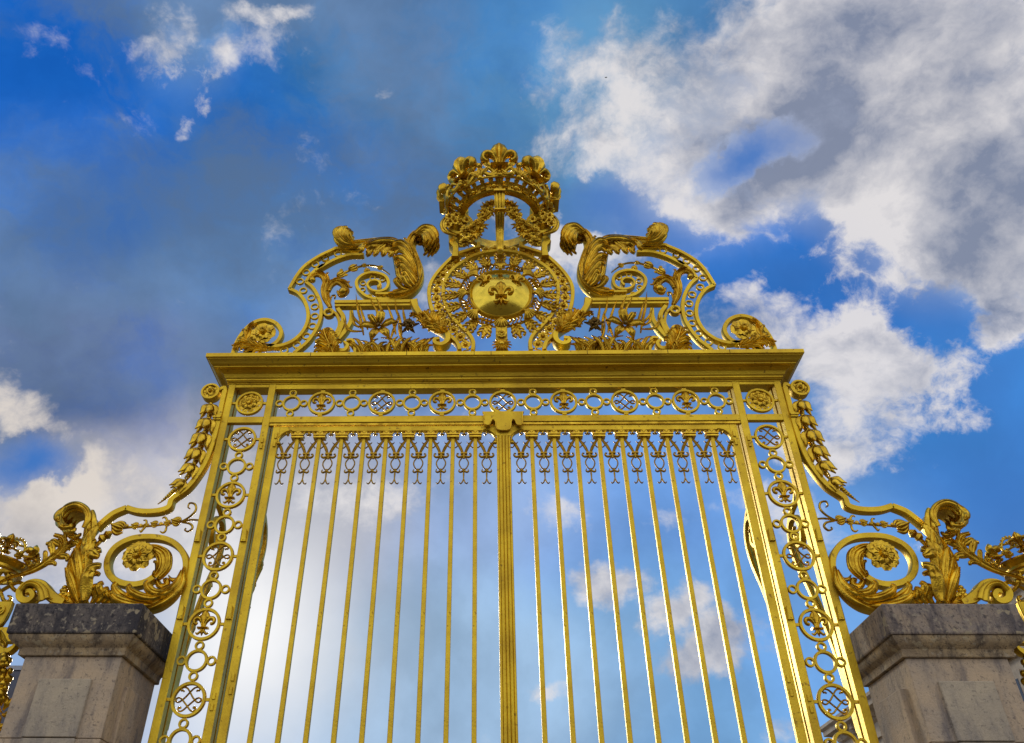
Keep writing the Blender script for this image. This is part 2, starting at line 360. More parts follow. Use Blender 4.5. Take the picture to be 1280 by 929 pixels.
def rootloc(o):
    L = Vector((0, 0, 0))
    while o is not None: L += Vector(o.location); o = o.parent
    return L
def setp(o, label=None, cat=None, group=None, kind=None):
    for k, v in (('label', label), ('category', cat), ('group', group), ('kind', kind)):
        if v: o[k] = v
    return o
def build(mb, name, mat, parent=None, at=None, ang=32, label=None):
    import bmesh
    me = bpy.data.meshes.new(name); base = rootloc(parent)
    off = Vector((0, 0, 0)) if at is not None else base
    me.from_pydata([tuple(Vector(v)-off) for v in mb.v], [], mb.f)
    bm = bmesh.new(); bm.from_mesh(me); bmesh.ops.recalc_face_normals(bm, faces=bm.faces); bm.to_mesh(me); bm.free()
    me.materials.append(mat)
    if ang:
        me.shade_smooth(); me.set_sharp_from_angle(angle=radians(ang))
    o = bpy.data.objects.new(name, me); COL.objects.link(o); o.parent = parent
    if at is not None: o.location = Vector(at)-base
    if label: o['label'] = label
    return o
def dup(o, parent, at):
    """copy of a part (and its sub-parts) at another place"""
    c = o.copy(); COL.objects.link(c); c.parent = parent; c.location = Vector(at)-rootloc(parent)
    for ch in list(o.children):
        d = ch.copy(); COL.objects.link(d); d.parent = c
    return c
def thing(name, label, cat, loc=(0, 0, 0), group=None):
    o = bpy.data.objects.new(name, None); COL.objects.link(o); o.location = loc; o.empty_display_size = .2
    return setp(o, label, cat, group)
_mm = {}
def mirror(o, parent=None, label=None):
    c = o.copy(); COL.objects.link(c); c.parent = parent
    c.location.x = -o.location.x
    if o.type == 'MESH':
        k = o.data.name
        if k not in _mm:
            me = o.data.copy()
            for v in me.vertices: v.co.x = -v.co.x
            me.flip_normals(); _mm[k] = me
        c.data = _mm[k]
    if label: c['label'] = label
    for ch in list(o.children): mirror(ch, c)
    return c
def T(x0, y0, f, pts, y=0.):
    """traced points: crop origin and zoom -> (x, z) metres on the plane y"""
    out = []
    for p in pts:
        q = P(x0+p[0]/f, y0+p[1]/f, y); out.append((q.x, q.z))
    return out
# ------------------------------------------------------------------ ornament vocabulary
def spiral(c, r0, r1, a0, turns, n=28):
    return [(c[0]+(r0+(r1-r0)*i/n)*cos(radians(a0)+2*pi*turns*i/n), c[1]+(r0+(r1-r0)*i/n)*sin(radians(a0)+2*pi*turns*i/n)) for i in range(n+1)]
def fleur(mb, fr, h, d=.3, thin=1.):
    """fleur-de-lis of height h centred on fr, depth d*h"""
    k = h; D = d*h
    def C(pts, w, t, lift=0, prof=PETAL): mb.curve(fr, [(x*k, y*k) for x, y in pts], [a*k*thin for a in w], [a*D for a in t], prof, 5, lift=lift*D)
    C([(0, -.12), (0, .02), (0, .2), (0, .36), (0, .46), (0, .52)], [.10, .14, .30, .42, .30, .04], [.5, .6, .9, 1., .8, .2], .1, VEIN)
    for s in (-1, 1):
        C([(s*.05, -.12), (s*.08, .03), (s*.17, .17), (s*.28, .21), (s*.37, .14), (s*.36, .03), (s*.29, -.01), (s*.26, .05)], [.08, .10, .13, .17, .18, .14, .12, .08], [.5, .6, .8, .9, .9, .9, .8, .5], 0)
        C([(s*.04, -.2), (s*.08, -.3), (s*.17, -.38), (s*.25, -.33)], [.07, .09, .10, .04], [.5, .6, .6, .3])
    C([(0, -.2), (0, -.33), (0, -.46)], [.08, .14, .02], [.6, .8, .2], 0, VEIN)
    C([(-.2, -.16), (-.1, -.16), (.1, -.16), (.2, -.16)], [.08]*4, [1.2]*4, 0, ROUND)
def rosette(mb, fr, r, n=8, d=.35, boss=.28, double=True):
    for lay in range(2 if double else 1):
        rr = r*(1-.3*lay); off = lay*.5
        for i in range(n):
            a = 2*pi*(i+off)/n
            pts = [(cos(a)*q*rr, sin(a)*q*rr) for q in (.15, .45, .8, 1.0)]
            w = 2*pi*rr/n
            mb.curve(fr, pts, [w*.3, w*.85, w*1.12, w*.55], [d*r*.5]*4, CUP, 3, lift=[.05*r+lay*.12*r, .2*d*r+lay*.2*r, .1*r+lay*.16*r, .0+lay*.1*r])
    mb.dome(fr, (0, 0), [(boss*r, 0), (boss*r, d*r*.9), (boss*r*.8, d*r*1.25), (boss*r*.4, d*r*1.15), (.01, d*r*1.05)], 12)
    for i in range(7): a = 2*pi*i/7; mb.ball(fr(cos(a)*boss*r*.6, sin(a)*boss*r*.6, d*r*1.2), boss*r*.25, nu=6, nv=4)
def arclen(q):
    L = [0]
    for i in range(1, len(q)): L.append(L[-1]+math.dist(q[i], q[i-1]))
    return L
def on(q, L, s):
    s = max(0, min(L[-1], s*L[-1] if True else s)); i = 1
    while i < len(L)-1 and L[i] < s: i += 1
    f = (s-L[i-1])/max(1e-9, L[i]-L[i-1]); p = (q[i-1][0]+(q[i][0]-q[i-1][0])*f, q[i-1][1]+(q[i][1]-q[i-1][1])*f)
    a = q[max(0, i-2)]; b = q[min(len(q)-1, i+1)]; d = Vector((b[0]-a[0], b[1]-a[1])).normalized()
    return Vector(p), d, Vector((-d.y, d.x))
def acanthus(mb, fr, spine, w, t, side=(1, -1), n=7, ll=.1, s0=.1, s1=.92, back=.22, lift=0, curl=.3, taper=(.6, 1, .9, .5), lw=.36, strands=2):
    """long leaf: fluted body along the spine, lobes that leave it and curl away"""
    q = cr(spine, 6); L = arclen(q)
    W_ = w if isinstance(w, (list, tuple)) else [w*.6, w, w*.9, w*.4]
    mb.curve(fr, q, W_, t, VEIN, smooth=False, lift=lift)
    for k in range(strands):
        for sd in (1, -1):
            o = (k+1)/(strands+1)*.55*sd; pts = []
            for i in range(13):
                s = .04+.9*i/12; p, d, nn = on(q, L, s); p = p+nn*o*lerpl(W_, s); pts.append((p.x, p.y))
            mb.curve(fr, pts, [a*.16 for a in W_], t*.4, PETAL, 2, lift=lift+t*.34)
    for sd in side:
        for i in range(n):
            u = i/max(1, n-1); s = s0+(s1-s0)*u; l = ll*lerpl(list(taper), u)*(.9+.2*random.random())
            p0, d0, n0 = on(q, L, max(0, s-back*1.5)); p1, d1, n1 = on(q, L, max(0, s-back*.6)); p2, d2, n2 = on(q, L, s)
            wd = lerpl(W_, s)
            a = p0+n0*sd*wd*.12; b = p1+n1*sd*(wd*.34); c = p2+n2*sd*(wd*.34+l*.30)
            e = p2+n2*sd*(wd*.3+l*.66)+d2*l*.16; g = e+n2*sd*l*curl*.35-d2*l*curl*.25
            lf = t*(.15+.25*random.random())
            mb.curve(fr, [tuple(x) for x in (a, b, c, e, g)], [l*.10, l*lw*.9, l*lw*1.45, l*lw*1.5, l*lw*.85], [t*.4, t*.6, t*.7, t*.7, t*.35], VEIN, 4, lift=[lift, lift+lf, lift+lf*1.2, lift+lf*1.7, lift+lf*1.1])
            if i % 2: mb.ball(fr(g.x, g.y, lift+lf*1.2), l*lw*.42, nu=6, nv=4)
def bud(mb, fr, c, r, ang=0, n=5):
    f = fr.sub(c[0], c[1], 0, ang)
    for i in range(n):
        a = -1+2*i/(n-1)
        mb.curve(f, [(0, -r), (a*r*.75, -r*.2), (a*r*.85, r*.5), (a*r*.4, r*1.05)], [r*.2, r*.6, r*.55, r*.1], r*.6, PETAL, 3, lift=r*(.55-.5*abs(a)))
    mb.ball(f(0, 0, 0), r*.72, nu=8, nv=5)
def vine(mb, fr, pts, w, buds=(), curls=()):
    mb.curve(fr, pts, w, w*.9 if not isinstance(w, list) else max(w)*.9, ROUND, 6)
def monogram(mb, fr, r, w=.055):
    A = [(.42, .52), (.50, .60), (.60, .58), (.62, .72), (.46, .80), (.24, .74), (.02, .50), (-.22, .18), (-.42, -.02), (-.62, -.16), (-.80, -.12), (-.84, .02), (-.70, .12), (-.50, .06), (-.26, -.16), (0, -.42), (.24, -.66), (.44, -.74), (.58, -.64), (.56, -.48), (.44, -.48), (.44, -.56)]
    for s in (1, -1):
        mb.curve(fr, [(s*x*r, y*r) for x, y in A], w*r, w*r*1.6, ROUND, 5, lift=.012*s*r)
    for s in (1, -1):
        for i in range(6):
            t = i/5; mb.ball(fr(s*(-.02-.38*t)*r, (.42-.42*t)*r, .02*r), .055*r, nu=6, nv=4)
        mb.ball(fr(s*.48*r, .58*r, 0), .06*r, nu=6, nv=4); mb.ball(fr(s*.48*r, -.54*r, 0), .06*r, nu=6, nv=4)

exec_order = []
# ================================================================== GROUND
g = MB(); g.add([(-3000, -300, 0), (3000, -300, 0), (3000, 4000, 0), (-3000, 4000, 0)], [(0, 1, 2, 3)])
setp(build(g, 'ground', PAVE, ang=0), kind='structure')

# ================================================================== STONE PILLARS
PXC = 3.557
def pillar(sgn, label, cap_mat):
    cx = sgn*PXC; t = thing('stone_pillar', label, 'pillar', (cx, 0, 0), 'stone pillars flanking the gate')
    m = MB()
    co_ = cx+sgn*.03; m.box((co_-.542, -.507, 3.78), (co_+.542, .507, 4.032), 0)
    c = build(m, 'cap', cap_mat, t, ang=0)
    mod = c.modifiers.new('bevel', 'BEVEL'); mod.width = .014; mod.segments = 2
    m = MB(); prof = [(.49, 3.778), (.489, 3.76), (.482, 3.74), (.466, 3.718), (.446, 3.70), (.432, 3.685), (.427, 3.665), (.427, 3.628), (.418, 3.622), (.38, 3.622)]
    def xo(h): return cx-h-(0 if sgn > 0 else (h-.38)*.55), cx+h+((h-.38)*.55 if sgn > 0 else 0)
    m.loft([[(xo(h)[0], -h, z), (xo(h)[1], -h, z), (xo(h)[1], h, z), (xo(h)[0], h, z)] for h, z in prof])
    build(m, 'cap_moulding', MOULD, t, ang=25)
    m = MB(); zc = [.5, 1.25, 2.05, 3.0, 3.625]
    for a, b in zip(zc[:-1], zc[1:]):
        m.box((cx-.4, -.4, a+.003), (cx+.4, .4, b-.003))
        m.box((cx-.392, -.392, a-.004), (cx+.392, .392, a+.004))
    sh = build(m, 'shaft', STONE, t, ang=0)
    mod = sh.modifiers.new('bevel', 'BEVEL'); mod.width = .006; mod.segments = 1
    # raised panel on each side, with the courses running through it
    for (ux, uy) in ((0, -1), (1, 0), (-1, 0), (0, 1)):
        m = MB()
        for a, b in ((1.0, 2.046), (2.054, 2.996), (3.004, 3.44)):
            w = .212
            if ux == 0: m.box((cx-w, min(uy*.43, uy*.395), a), (cx+w, max(uy*.43, uy*.395), b))
            else: m.box((cx+min(ux*.43, ux*.395), -w, a), (cx+max(ux*.43, ux*.395), w, b))
        pn = build(m, 'raised_panel', PANEL if uy else STONE, t, ang=0)
        mod = pn.modifiers.new('bevel', 'BEVEL'); mod.width = .006; mod.segments = 1
    m = MB(); m.loft([[(cx-h, -h, z), (cx+h, -h, z), (cx+h, h, z), (cx-h, h, z)] for h, z in [(.52, 0), (.52, .38), (.50, .40), (.44, .46), (.41, .497)]])
    build(m, 'plinth', STONE, t, ang=25)
pillar(-1, 'stone pillar left of the gate with an almost black lichen spotted cap', CAPST)
pillar(1, 'stone pillar right of the gate with a paler pitted grey cap', CAPST2)

# ================================================================== GATE PORTAL
PT = thing('gate_portal', 'tall gilded iron portal frame with deep cornice and ringed openwork panels', 'gate frame', (0, .1, 0))
SO, SI, OI, OO = 2.946, 2.873, 2.508, 2.434       # outer stile, panel, inner stile
ZT = 6.64
def stile(x0, x1, name='stile'):
    m = MB()
    m.box((x0, 0, .0), (x1, .085, ZT), .004); m.box((x0, .115, .0), (x1, .2, ZT), .004)
    m.box((x0+.02, .085, .0), (x1-.02, .115, ZT))
    return build(m, name, GOLD, PT, ang=0)
for s in (-1, 1):
    a = stile(*sorted((s*SO, s*SI))); b = stile(*sorted((s*OI, s*OO)))
    # rivet plates on the faces
    for (st, xm, zs) in ((a, s*(SO+SI)/2, (4.87, 4.13)), (b, s*(OI+OO)/2, (4.87, 4.13))):
        for z in zs:
            m = MB(); x = xm
            m.loft([[(x-w, y, z-.058), (x+w, y, z-.058), (x+w, y, z+.05), (x+w*.6, y, z+.062), (x-w*.6, y, z+.062), (x-w, y, z+.05)] for w, y in ((.026, .001), (.026, -.018), (.018, -.026))])
            m.ball((x, -.022, z-.042), .01, nu=6, nv=4)
            build(m, 'rivet_plate', GOLD, st, ang=40)
    for z in (5.93, 5.86, 3.42, 3.33):
        m = MB(); x = s*(OI+OO)/2
        m.box((x-.014, -.014, z-.026), (x+.014, .002, z+.026), .004); build(m, 'hinge_bolt', GOLD, b, ang=0)
# rails
def hrail(x0, x1, z0, z1, y0=0, y1=.055, name='rail', ch=.004):
    m = MB(); m.box((x0, y0+.001, z0), (x1, y1-.001, z1), ch); return build(m, name, GOLD, PT, ang=0)
hrail(-OO+.0005, OO-.0005, 6.575, ZT-.001)
hrail(-OO+.0005, OO-.0005, 6.15, 6.228)
m = MB(); m.box((-OO+.002, .012, 6.123), (OO-.002, .052, 6.149)); build(m, 'rail_bead', LEAFG, PT, ang=0)
for s in (-1, 1):
    a, b = sorted((s*(SI-.0005), s*(OI+.0005)))
    hrail(a, b, 6.60, ZT-.001); hrail(a, b, 6.15, 6.228); hrail(a, b, .3, .42)
    m = MB(); m.box((a, .04, .42), (b, .09, 2.35), .004); build(m, 'kick_panel', GOLD, PT, ang=0); hrail(a, b, 2.35, 2.43)
# cornice, mitred round four sides
prof = [(0, 6.641), (.006, 6.642), (.006, 6.652), (.02, 6.655), (.026, 6.664), (.02, 6.673), (.03, 6.677), (.032, 6.69), (.045, 6.70), (.052, 6.716), (.062, 6.735), (.082, 6.75), (.10, 6.757), (.10, 6.764), (.15, 6.768), (.152, 6.776), (.168, 6.782), (.185, 6.796), (.196, 6.816), (.215, 6.832), (.215, 6.842), (.232, 6.846), (.232, 6.893), (.20, 6.897)]
m = MB(); m.loft([[(-SO-o, -o, z), (SO+o, -o, z), (SO+o, .2+o, z), (-SO-o, .2+o, z)] for o, z in prof])
build(m, 'cornice', GOLD, PT, ang=25)
for x in (-2.05, -1.02, -.30, -.12, .9, 1.75, 2.4):
    m = MB(); m.box((x-.003, -.2335, 6.847), (x+.003, -.20, 6.892)); build(m, 'plate_joint', GAP, PT, ang=0)
# openwork ring chains
def frame_ring(kind):
    R = .144; fr = Fr((0, 0, 0)); m = MB(); m.ring(fr, (0, 0), R-.012, .024, .05, 40)
    return m
def plain_ring(m, fr, dirs):
    m.ring(fr, (0, 0), .086, .024, .04, 32)
    for dx, dz, rr in dirs: m.ring(fr, (dx*(.097+rr-.008), dz*(.097+rr-.008)), rr-.008, .018, .034, 20)
Y0 = .03
def large(kind, x, z, horiz):
    m = MB(); m.ring(G0, (0, 0), .133, .026, .04, 44)
    if horiz:
        for dz in (-1, 1): m.box((-.022, -.018, dz*.152-.01), (.022, .018, dz*.152+.014*0+.01))
        for dz in (1,): m.tube([(-.02, 0, .17), (0, 0, .160), (.02, 0, .17)], .01, 2, 6)
    else:
        for dx in (-1, 1): m.box((min(dx*.14, dx*.19), -.013, -.012), (max(dx*.14, dx*.19), .013, .012))
    o = build(m, 'medallion_ring', GOLD, PT, at=(x, Y0, z), ang=40)
    k = MB()
    if kind == 'fleur': fleur(k, Fr((0, -.012, 0)), .235, .22); nm = 'fleur_de_lis'
    elif kind == 'mono': monogram(k, Fr((0, 0, 0)), .126, .115); nm = 'monogram'
    else: rosette(k, Fr((0, .0, 0)), .125, 10, .3, .3); nm = 'rosette'
    me = build(k, nm, LEAFG, None, at=(0, 0, 0), ang=45); me.parent = o; me.location = (0, 0, 0)
    return o
protos = {}
def put(kind, x, z, horiz):
    key = (kind, horiz)
    if key in protos: return dup(protos[key], PT, (x, Y0, z))
    if kind == 'plain':
        m = MB(); q = [(1, 0, .041), (-1, 0, .041), (0, 1, .041), (0, -1, .041)] if True else []
        plain_ring(m, G0, q); o = build(m, 'plain_ring', GOLD, PT, at=(x, Y0, z), ang=40)
    else: o = large(kind, x, z, horiz)
    protos[key] = o; return o
for i in range(-7, 8):
    put('plain' if i % 2 else ('mono' if i % 4 == 0 else 'fleur'), i*.32, 6.405, True)
for s in (-1, 1):
    put('rose', s*2.69, 6.41, False)
    for i in range(11):
        put('plain' if i % 2 else ('mono' if i % 4 == 0 else 'fleur'), s*2.69, 5.962-i*.3205, False)
# plate over the meeting of the two leaves
def key_outline():
    h = [(0, 6.02), (.04, 6.022), (.068, 6.045), (.078, 6.085), (.080, 6.125), (.095, 6.148), (.115, 6.148), (.128, 6.13), (.132, 6.11), (.145, 6.088), (.165, 6.082), (.186, 6.092), (.198, 6.118), (.2, 6.235), (.214, 6.24), (.214, 6.255)]
    return [(-x, z) for x, z in reversed(h[1:])]+h
ko = key_outline()
m = MB(); m.poly(GY(0), ko[::-1], .0, .03); o = build(m, 'key_plate', GOLD, PT, ang=30)
m = MB(); m.curve(GY(0), ko[1:-1], .014, .014, ROUND, 3, lift=.034); build(m, 'edge_bead', LEAFG, o)
# rear braces: scrolls standing square to the frame, behind each stile
def brace(x):
    fr = Fr((x, 0, 0), (0, 1, 0), (0, 0, 1)); m = MB()
    m.curve(fr, [(.2, 3.2), (.26, 3.9), (.46, 4.5), (.62, 4.85), (.66, 5.1), (.55, 5.27), (.38, 5.24), (.32, 5.08), (.4, 4.96), (.5, 5.02), (.48, 5.12)], [.05]*8+[.035], .055, BAR, 6)
    m.curve(fr, [(.2, 5.5), (.3, 5.38), (.46, 5.34), (.56, 5.28)], .04, .05, BAR, 5)
    o = build(m, 'rear_brace', GOLD, PT)
    k = MB(); acanthus(k, fr, [(.27, 4.0), (.44, 4.5), (.58, 4.85), (.6, 5.1), (.5, 5.2)], .06, .05, (-1,), 5, .1); build(k, 'leaf', LEAFG, o, ang=45)
for s in (-1, 1): brace(s*2.905); brace(s*2.47)

# ================================================================== GATE LEAVES
def leaf(label):
    """the left leaf; the right one is its mirror image"""
    t = thing('gate_leaf', label, 'gate', (-2.39, .05, 0), 'leaves of the double gate')
    y0, y1 = .025, .075
    m = MB(); m.box((-2.392, y0, .12), (-2.316, y1, 6.118), .004)
    st = build(m, 'hinge_stile', GOLD, t, ang=0)
    for z in (6.0, 5.90, 3.58, 3.47):
        k = MB(); k.box((-2.36, y0-.014, z-.03), (-2.332, y0+.002, z+.03), .004); build(k, 'hinge_bolt', GOLD, st, ang=0)
    m = MB(); m.box((-2.3155, y0, 6.058), (-.073, y1, 6.118), .003); tr = build(m, 'top_rail', GOLD, t, ang=0)
    # curved corner pieces
    for cx, s in ((-2.316, 1), (-.075, -1)):
        m = MB(); R = .13
        arc = [(cx+s*(R-R*cos(a)), 6.058-R+R*sin(a)) for a in [radians(90)*i/8 for i in range(9)]]
        pl = [(cx, 6.058)]+arc if False else [(cx, 6.06)]+[(cx, 6.058-R)]+arc[1:]
        m.poly(GY(.05), pl if s < 0 else pl[::-1], -.024, .024)
        build(m, 'corner_bracket', GOLD, tr, ang=30)
        m = MB(); m.curve(GY(.03), arc, .022, .04, ROUND, 2, lift=.0)
        m.ball((cx+s*.012, .02, 6.058-R-.02), .022)
        build(m, 'corner_scroll', LEAFG, tr)
    for a_, b_ in ((.12, .2), (1.9, 1.98)): m = MB(); m.box((-2.3155, y0, a_), (-.073, y1, b_), .003); build(m, 'lower_rail', GOLD, t, ang=0)
    m = MB(); m.box((-2.3155, .04, .2), (-.073, .06, 1.9)); build(m, 'kick_panel', GOLD, t, ang=0)
    # bars
    xs = [-2.122+.2292*i for i in range(9)]
    m = MB(); m.box((-.0205, -.02, 1.98), (.0205, .02, 5.972), .003); bar = build(m, 'bar', GOLD, t, at=(xs[0], .05, 0), ang=0)
    m = MB()
    m.box((-.062, -.045, 5.972), (.062, .03, 5.986)); m.box((-.055, -.037, 5.986), (.055, .03, 6.0)); m.box((-.066, -.05, 6.0), (.066, .03, 6.012))
    m.curve(Fr((0, -.02, 6.035)), [(-.032, 0), (.032, 0)], .04, .03, BAR, smooth=False)
    for s in (-1, 1):
        m.curve(Fr((0, -.02, 6.03)), [(0, -.01), (s*.02, .015), (s*.045, .018), (s*.06, .002), (s*.05, -.01)], [.012, .02, .02, .016, .01], .035, ROUND, 4)
        m.curve(Fr((0, -.02, 6.03)), [(s*.062, -.012), (s*.075, .016), (s*.1, .02), (s*.118, .0), (s*.105, -.022), (s*.09, -.012)], [.012, .02, .022, .018, .014, .01], .035, ROUND, 4)
    cp = build(m, 'bar_capital', LEAFG, None, at=(0, 0, 0)); cp.parent = bar; cp.location = (0, 0, 0)
    for x in xs[1:]: dup(bar, t, (x, .05, 0))
    # pendants between the bars
    m = MB(); fr = Fr((0, 0, 0)); z = 0
    for s in (-1, 1):
        m.curve(fr, [(s*.095, .0), (s*.075, -.04), (s*.04, -.1), (s*.014, -.165)], [.020, .03, .034, .026], .03, VEIN, 4)
        m.curve(fr, [(s*.06, -.075), (s*.085, -.105), (s*.105, -.098)], [.016, .014, .004], .018, ROUND, 4)
        m.curve(fr, [(s*.062, -.05), (s*.04, -.055), (s*.026, -.038)], [.014, .012, .004], .018, ROUND, 4)
        m.curve(fr, [(s*.004, -.2), (s*.045, -.218), (s*.07, -.2), (s*.066, -.178), (s*.05, -.182)], [.022, .026, .024, .018, .01], .03, PETAL, 4)
        m.curve(fr, [(s*.01, -.215), (s*.04, -.26), (s*.045, -.3), (s*.025, -.345), (s*.004, -.362)], [.014, .014, .014, .014, .012], .02, ROUND, 5)
        m.curve(fr, [(s*.0, -.37), (s*.03, -.39), (s*.047, -.378), (s*.042, -.358)], [.02, .022, .018, .008], .026, PETAL, 4)
        m.curve(fr, [(0, -.46), (s*.012, -.5), (s*.03, -.518), (s*.043, -.505)], [.012, .014, .014, .008], .018, ROUND, 4)
    m.box((-.034, -.02, -.182), (.034, .02, -.168)); m.curve(fr, [(0, -.18), (0, -.235)], [.034, .02], .034, PETAL)
    m.curve(fr, [(0, -.35), (0, -.4), (0, -.48)], [.018, .018, .010], .02, ROUND)
    p = build(m, 'pendant', PENDG, t, at=(xs[0]-.1146, .04, 5.965), ang=45)
    for i in range(1, 10): dup(p, t, (xs[0]-.1146+.2292*i, .04, 5.965))
    return t
LL = leaf('left leaf of the gilded double gate with nine tall bars')
# meeting stile belongs to the right-hand leaf: make it after mirroring
LR = mirror(LL, None, 'right leaf of the gilded double gate carrying the central post')
m = MB()
pp = [(-.071, .07), (-.071, .002), (-.066, -.002), (-.052, -.002), (-.048, .004), (-.044, -.003), (-.032, -.008), (-.020, -.004), (-.014, .004), (-.010, -.004), (0, -.009), (.010, -.005), (.014, .004), (.018, -.003), (.030, -.009), (.042, -.004), (.047, .004), (.052, -.001), (.066, -.001), (.07, .004), (.07, .07)]
m.loft([[(x, y, .12) for x, y in pp], [(x, y, 6.0) for x, y in pp]])
ms = build(m, 'meeting_stile', GOLD, LR, ang=35)
m = MB(); m.poly(GY(.012), [(-.085, 6.057), (-.078, 5.99), (-.073, 5.975), (.073, 5.975), (.078, 5.99), (.085, 6.057)], 0, .018); build(m, 'stile_collar', GOLD, ms, ang=30)

# ================================================================== CRESTING (left half built, mirrored to the right)
CW = thing('crest_scrollwork', 'gilded scroll crest with lily standing on the cornice left of the medallion', 'ornament', (-1.9, .02, 6.893), 'pair of scroll crests on the cornice')
yC = .02
A3 = (280, 280, 5.464); A4 = (400, 280, 5.4625); A8 = (480, 360, 10.667); A7 = (390, 360, 10.927)
def bandpart(pts, w=.05, t=.075, name='scroll_band', mat=GOLD, parent=CW, closed=False, smooth=True, n=5, y=yC):
    m = MB(); m.curve(GY(y), pts, w, t, BAR, n, closed, smooth); return build(m, name, mat, parent, ang=40)
outer = T(*A4, [(285, 185), (200, 178), (120, 168)])+T(*A3, [(740, 182), (655, 222), (560, 285), (500, 355), (447, 448)])
seg1 = cr(outer, 5)
inner1 = cr(T(*A3, [(447, 448), (505, 475), (552, 532), (575, 610), (568, 680), (530, 750), (465, 805), (385, 835), (330, 836), (240, 822)]), 5)
bandpart(seg1, .045, .08, smooth=False); bandpart(inner1, .045, .08, smooth=False)
seg2 = cr(T(*A4, [(300, 212), (200, 215), (100, 248), (0, 302)])+T(*A3, [(680, 282), (612, 332), (560, 400)]), 5)
inner2 = cr(T(*A3, [(560, 400), (608, 440), (650, 515), (665, 590), (655, 670), (620, 742), (568, 812), (480, 885)]), 5)
bandpart(seg2, .045, .08, smooth=False); bandpart(inner2, .045, .08, smooth=False)
bandpart(T(*A3, [(60, 900), (85, 820), (135, 740), (200, 680), (280, 658), (355, 682), (392, 740), (370, 800), (310, 838), (240, 828)]), .05, .08)
for x, y in [(690, 230), (623, 272), (560, 327), (518, 388), (540, 450), (595, 500), (618, 560), (618, 625), (603, 693), (562, 762), (497, 822), (410, 858), (220, 862)]+[((400+a/5.4625-280)*5.464, (280+b/5.4625-280)*5.464) for a, b in ((35, 232), (122, 200))]:
    c = T(*A3, [(x, y)])[0]; m = MB(); m.ring(GY(yC), (0, 0), .040, .017, .03, 24); build(m, 'link_ring', GOLD, CW, at=(c[0], yC, c[1]), ang=40).data.transform(Matrix.Translation((0, -yC, 0)))
# rosette inside the end volute + end leaf
c = T(*A3, [(275, 762)])[0]; m = MB(); rosette(m, Fr((c[0], yC-.05, c[1])), .135, 5, .5, .3); build(m, 'rosette', LEAFG, CW, ang=45)
m = MB(); acanthus(m, GY(yC-.04), T(*A3, [(300, 870), (200, 850), (130, 830), (70, 870)]), .09, .06, (1, -1), 6, .10)
acanthus(m, GY(yC-.02), T(*A3, [(180, 900), (165, 800), (180, 720), (230, 690)]), .10, .06, (1, -1), 5, .09); build(m, 'acanthus_leaf', LEAFG, CW, ang=45)
def blades(m, ls, y, w, t=.05, prof=VEIN, wp=(.4, .9, 1, .95, .5), rise=(0, .01, .03, .05, .03), cv=None):
    for i, l in enumerate(ls):
        k = w*random.uniform(.92, 1.08); dy = random.uniform(-.02, .02)
        m.curve(GY(y+dy), T(*(cv or Bz), l), [k*a for a in wp], t, prof, 6, lift=list(rise))
# long leaf over the band with a curled tip
m = MB(); acanthus(m, GY(yC-.05), T(*A4, [(590, 200), (540, 175), (470, 150), (360, 150), (250, 158), (190, 165), (150, 150)]), [.13, .19, .18, .14, .12, .10], .09, (), 8, .20, .06, .60, .12, lw=.34)
blades(m, [[(330, 165), (310, 190), (295, 215), (290, 235), (275, 245)], [(400, 165), (370, 195), (350, 225), (340, 250), (325, 260)], [(460, 170), (425, 200), (400, 230), (388, 255), (372, 266)], [(520, 185), (480, 205), (450, 228), (440, 250), (425, 258)], [(570, 205), (530, 215), (500, 232), (490, 252), (475, 262)], [(440, 160), (400, 180), (370, 195), (345, 210), (330, 222)]], yC-.10, .10, .06, cv=A4)
blades(m, [[(560, 160), (500, 140), (420, 150), (350, 175), (300, 190)], [(560, 180), (500, 165), (430, 170), (370, 190), (325, 200)]], yC-.11, .07, .05, cv=A4)
for a in ([(240, 175), (170, 165), (122, 120), (130, 85), (160, 62)], [(230, 170), (185, 150), (150, 115), (165, 80), (195, 62)], [(235, 165), (200, 145), (178, 118), (190, 92), (222, 88)], [(235, 160), (210, 140), (200, 120), (212, 105), (235, 105)]):
    for dy in (-.09, .0): m.curve(GY(yC+dy), T(*A4, a), [.05, .09, .10, .09, .05], .06, VEIN, 5, lift=[0, .02, .05, .06, .02])
build(m, 'acanthus_leaf', LEAFG, CW, ang=45)
# big S scroll and its spiral
Sp = [(745, 66), (710, 62), (660, 95), (640, 160), (668, 240), (695, 320), (690, 390), (655, 450), (595, 495), (520, 515), (400, 518), (320, 500), (262, 450), (252, 395), (300, 350), (370, 338), (440, 358), (468, 400), (455, 445), (410, 465), (355, 458), (325, 425), (345, 395), (390, 392), (412, 415), (395, 438)]
bandpart(T(*A4, Sp), [.05]*2+[.045]*5+[.05]*4+[.04]*10+[.03]*4, .09)
bandpart(T(*A4, [(640, 400), (590, 445), (530, 475), (450, 480), (380, 478)]), .035, .08)
for x, y in ((290, 445), (293, 400), (358, 365), (425, 375), (335, 492), (400, 500), (470, 497)):
    c = T(*A4, [(x, y)])[0]; m = MB(); m.ring(G0, (0, 0), .030, .013, .03, 18); build(m, 'link_ring', GOLD, CW, at=(c[0], yC, c[1]), ang=40)
m = MB(); acanthus(m, GY(yC-.06), T(*A4, [(470, 500), (570, 480), (640, 420), (665, 340), (645, 250), (615, 170), (640, 105), (700, 70), (745, 72)]), [.06, .10, .13, .13, .11, .10, .10, .08], .08, (), 9, .24, .16, .62, .13, curl=.35, strands=3)
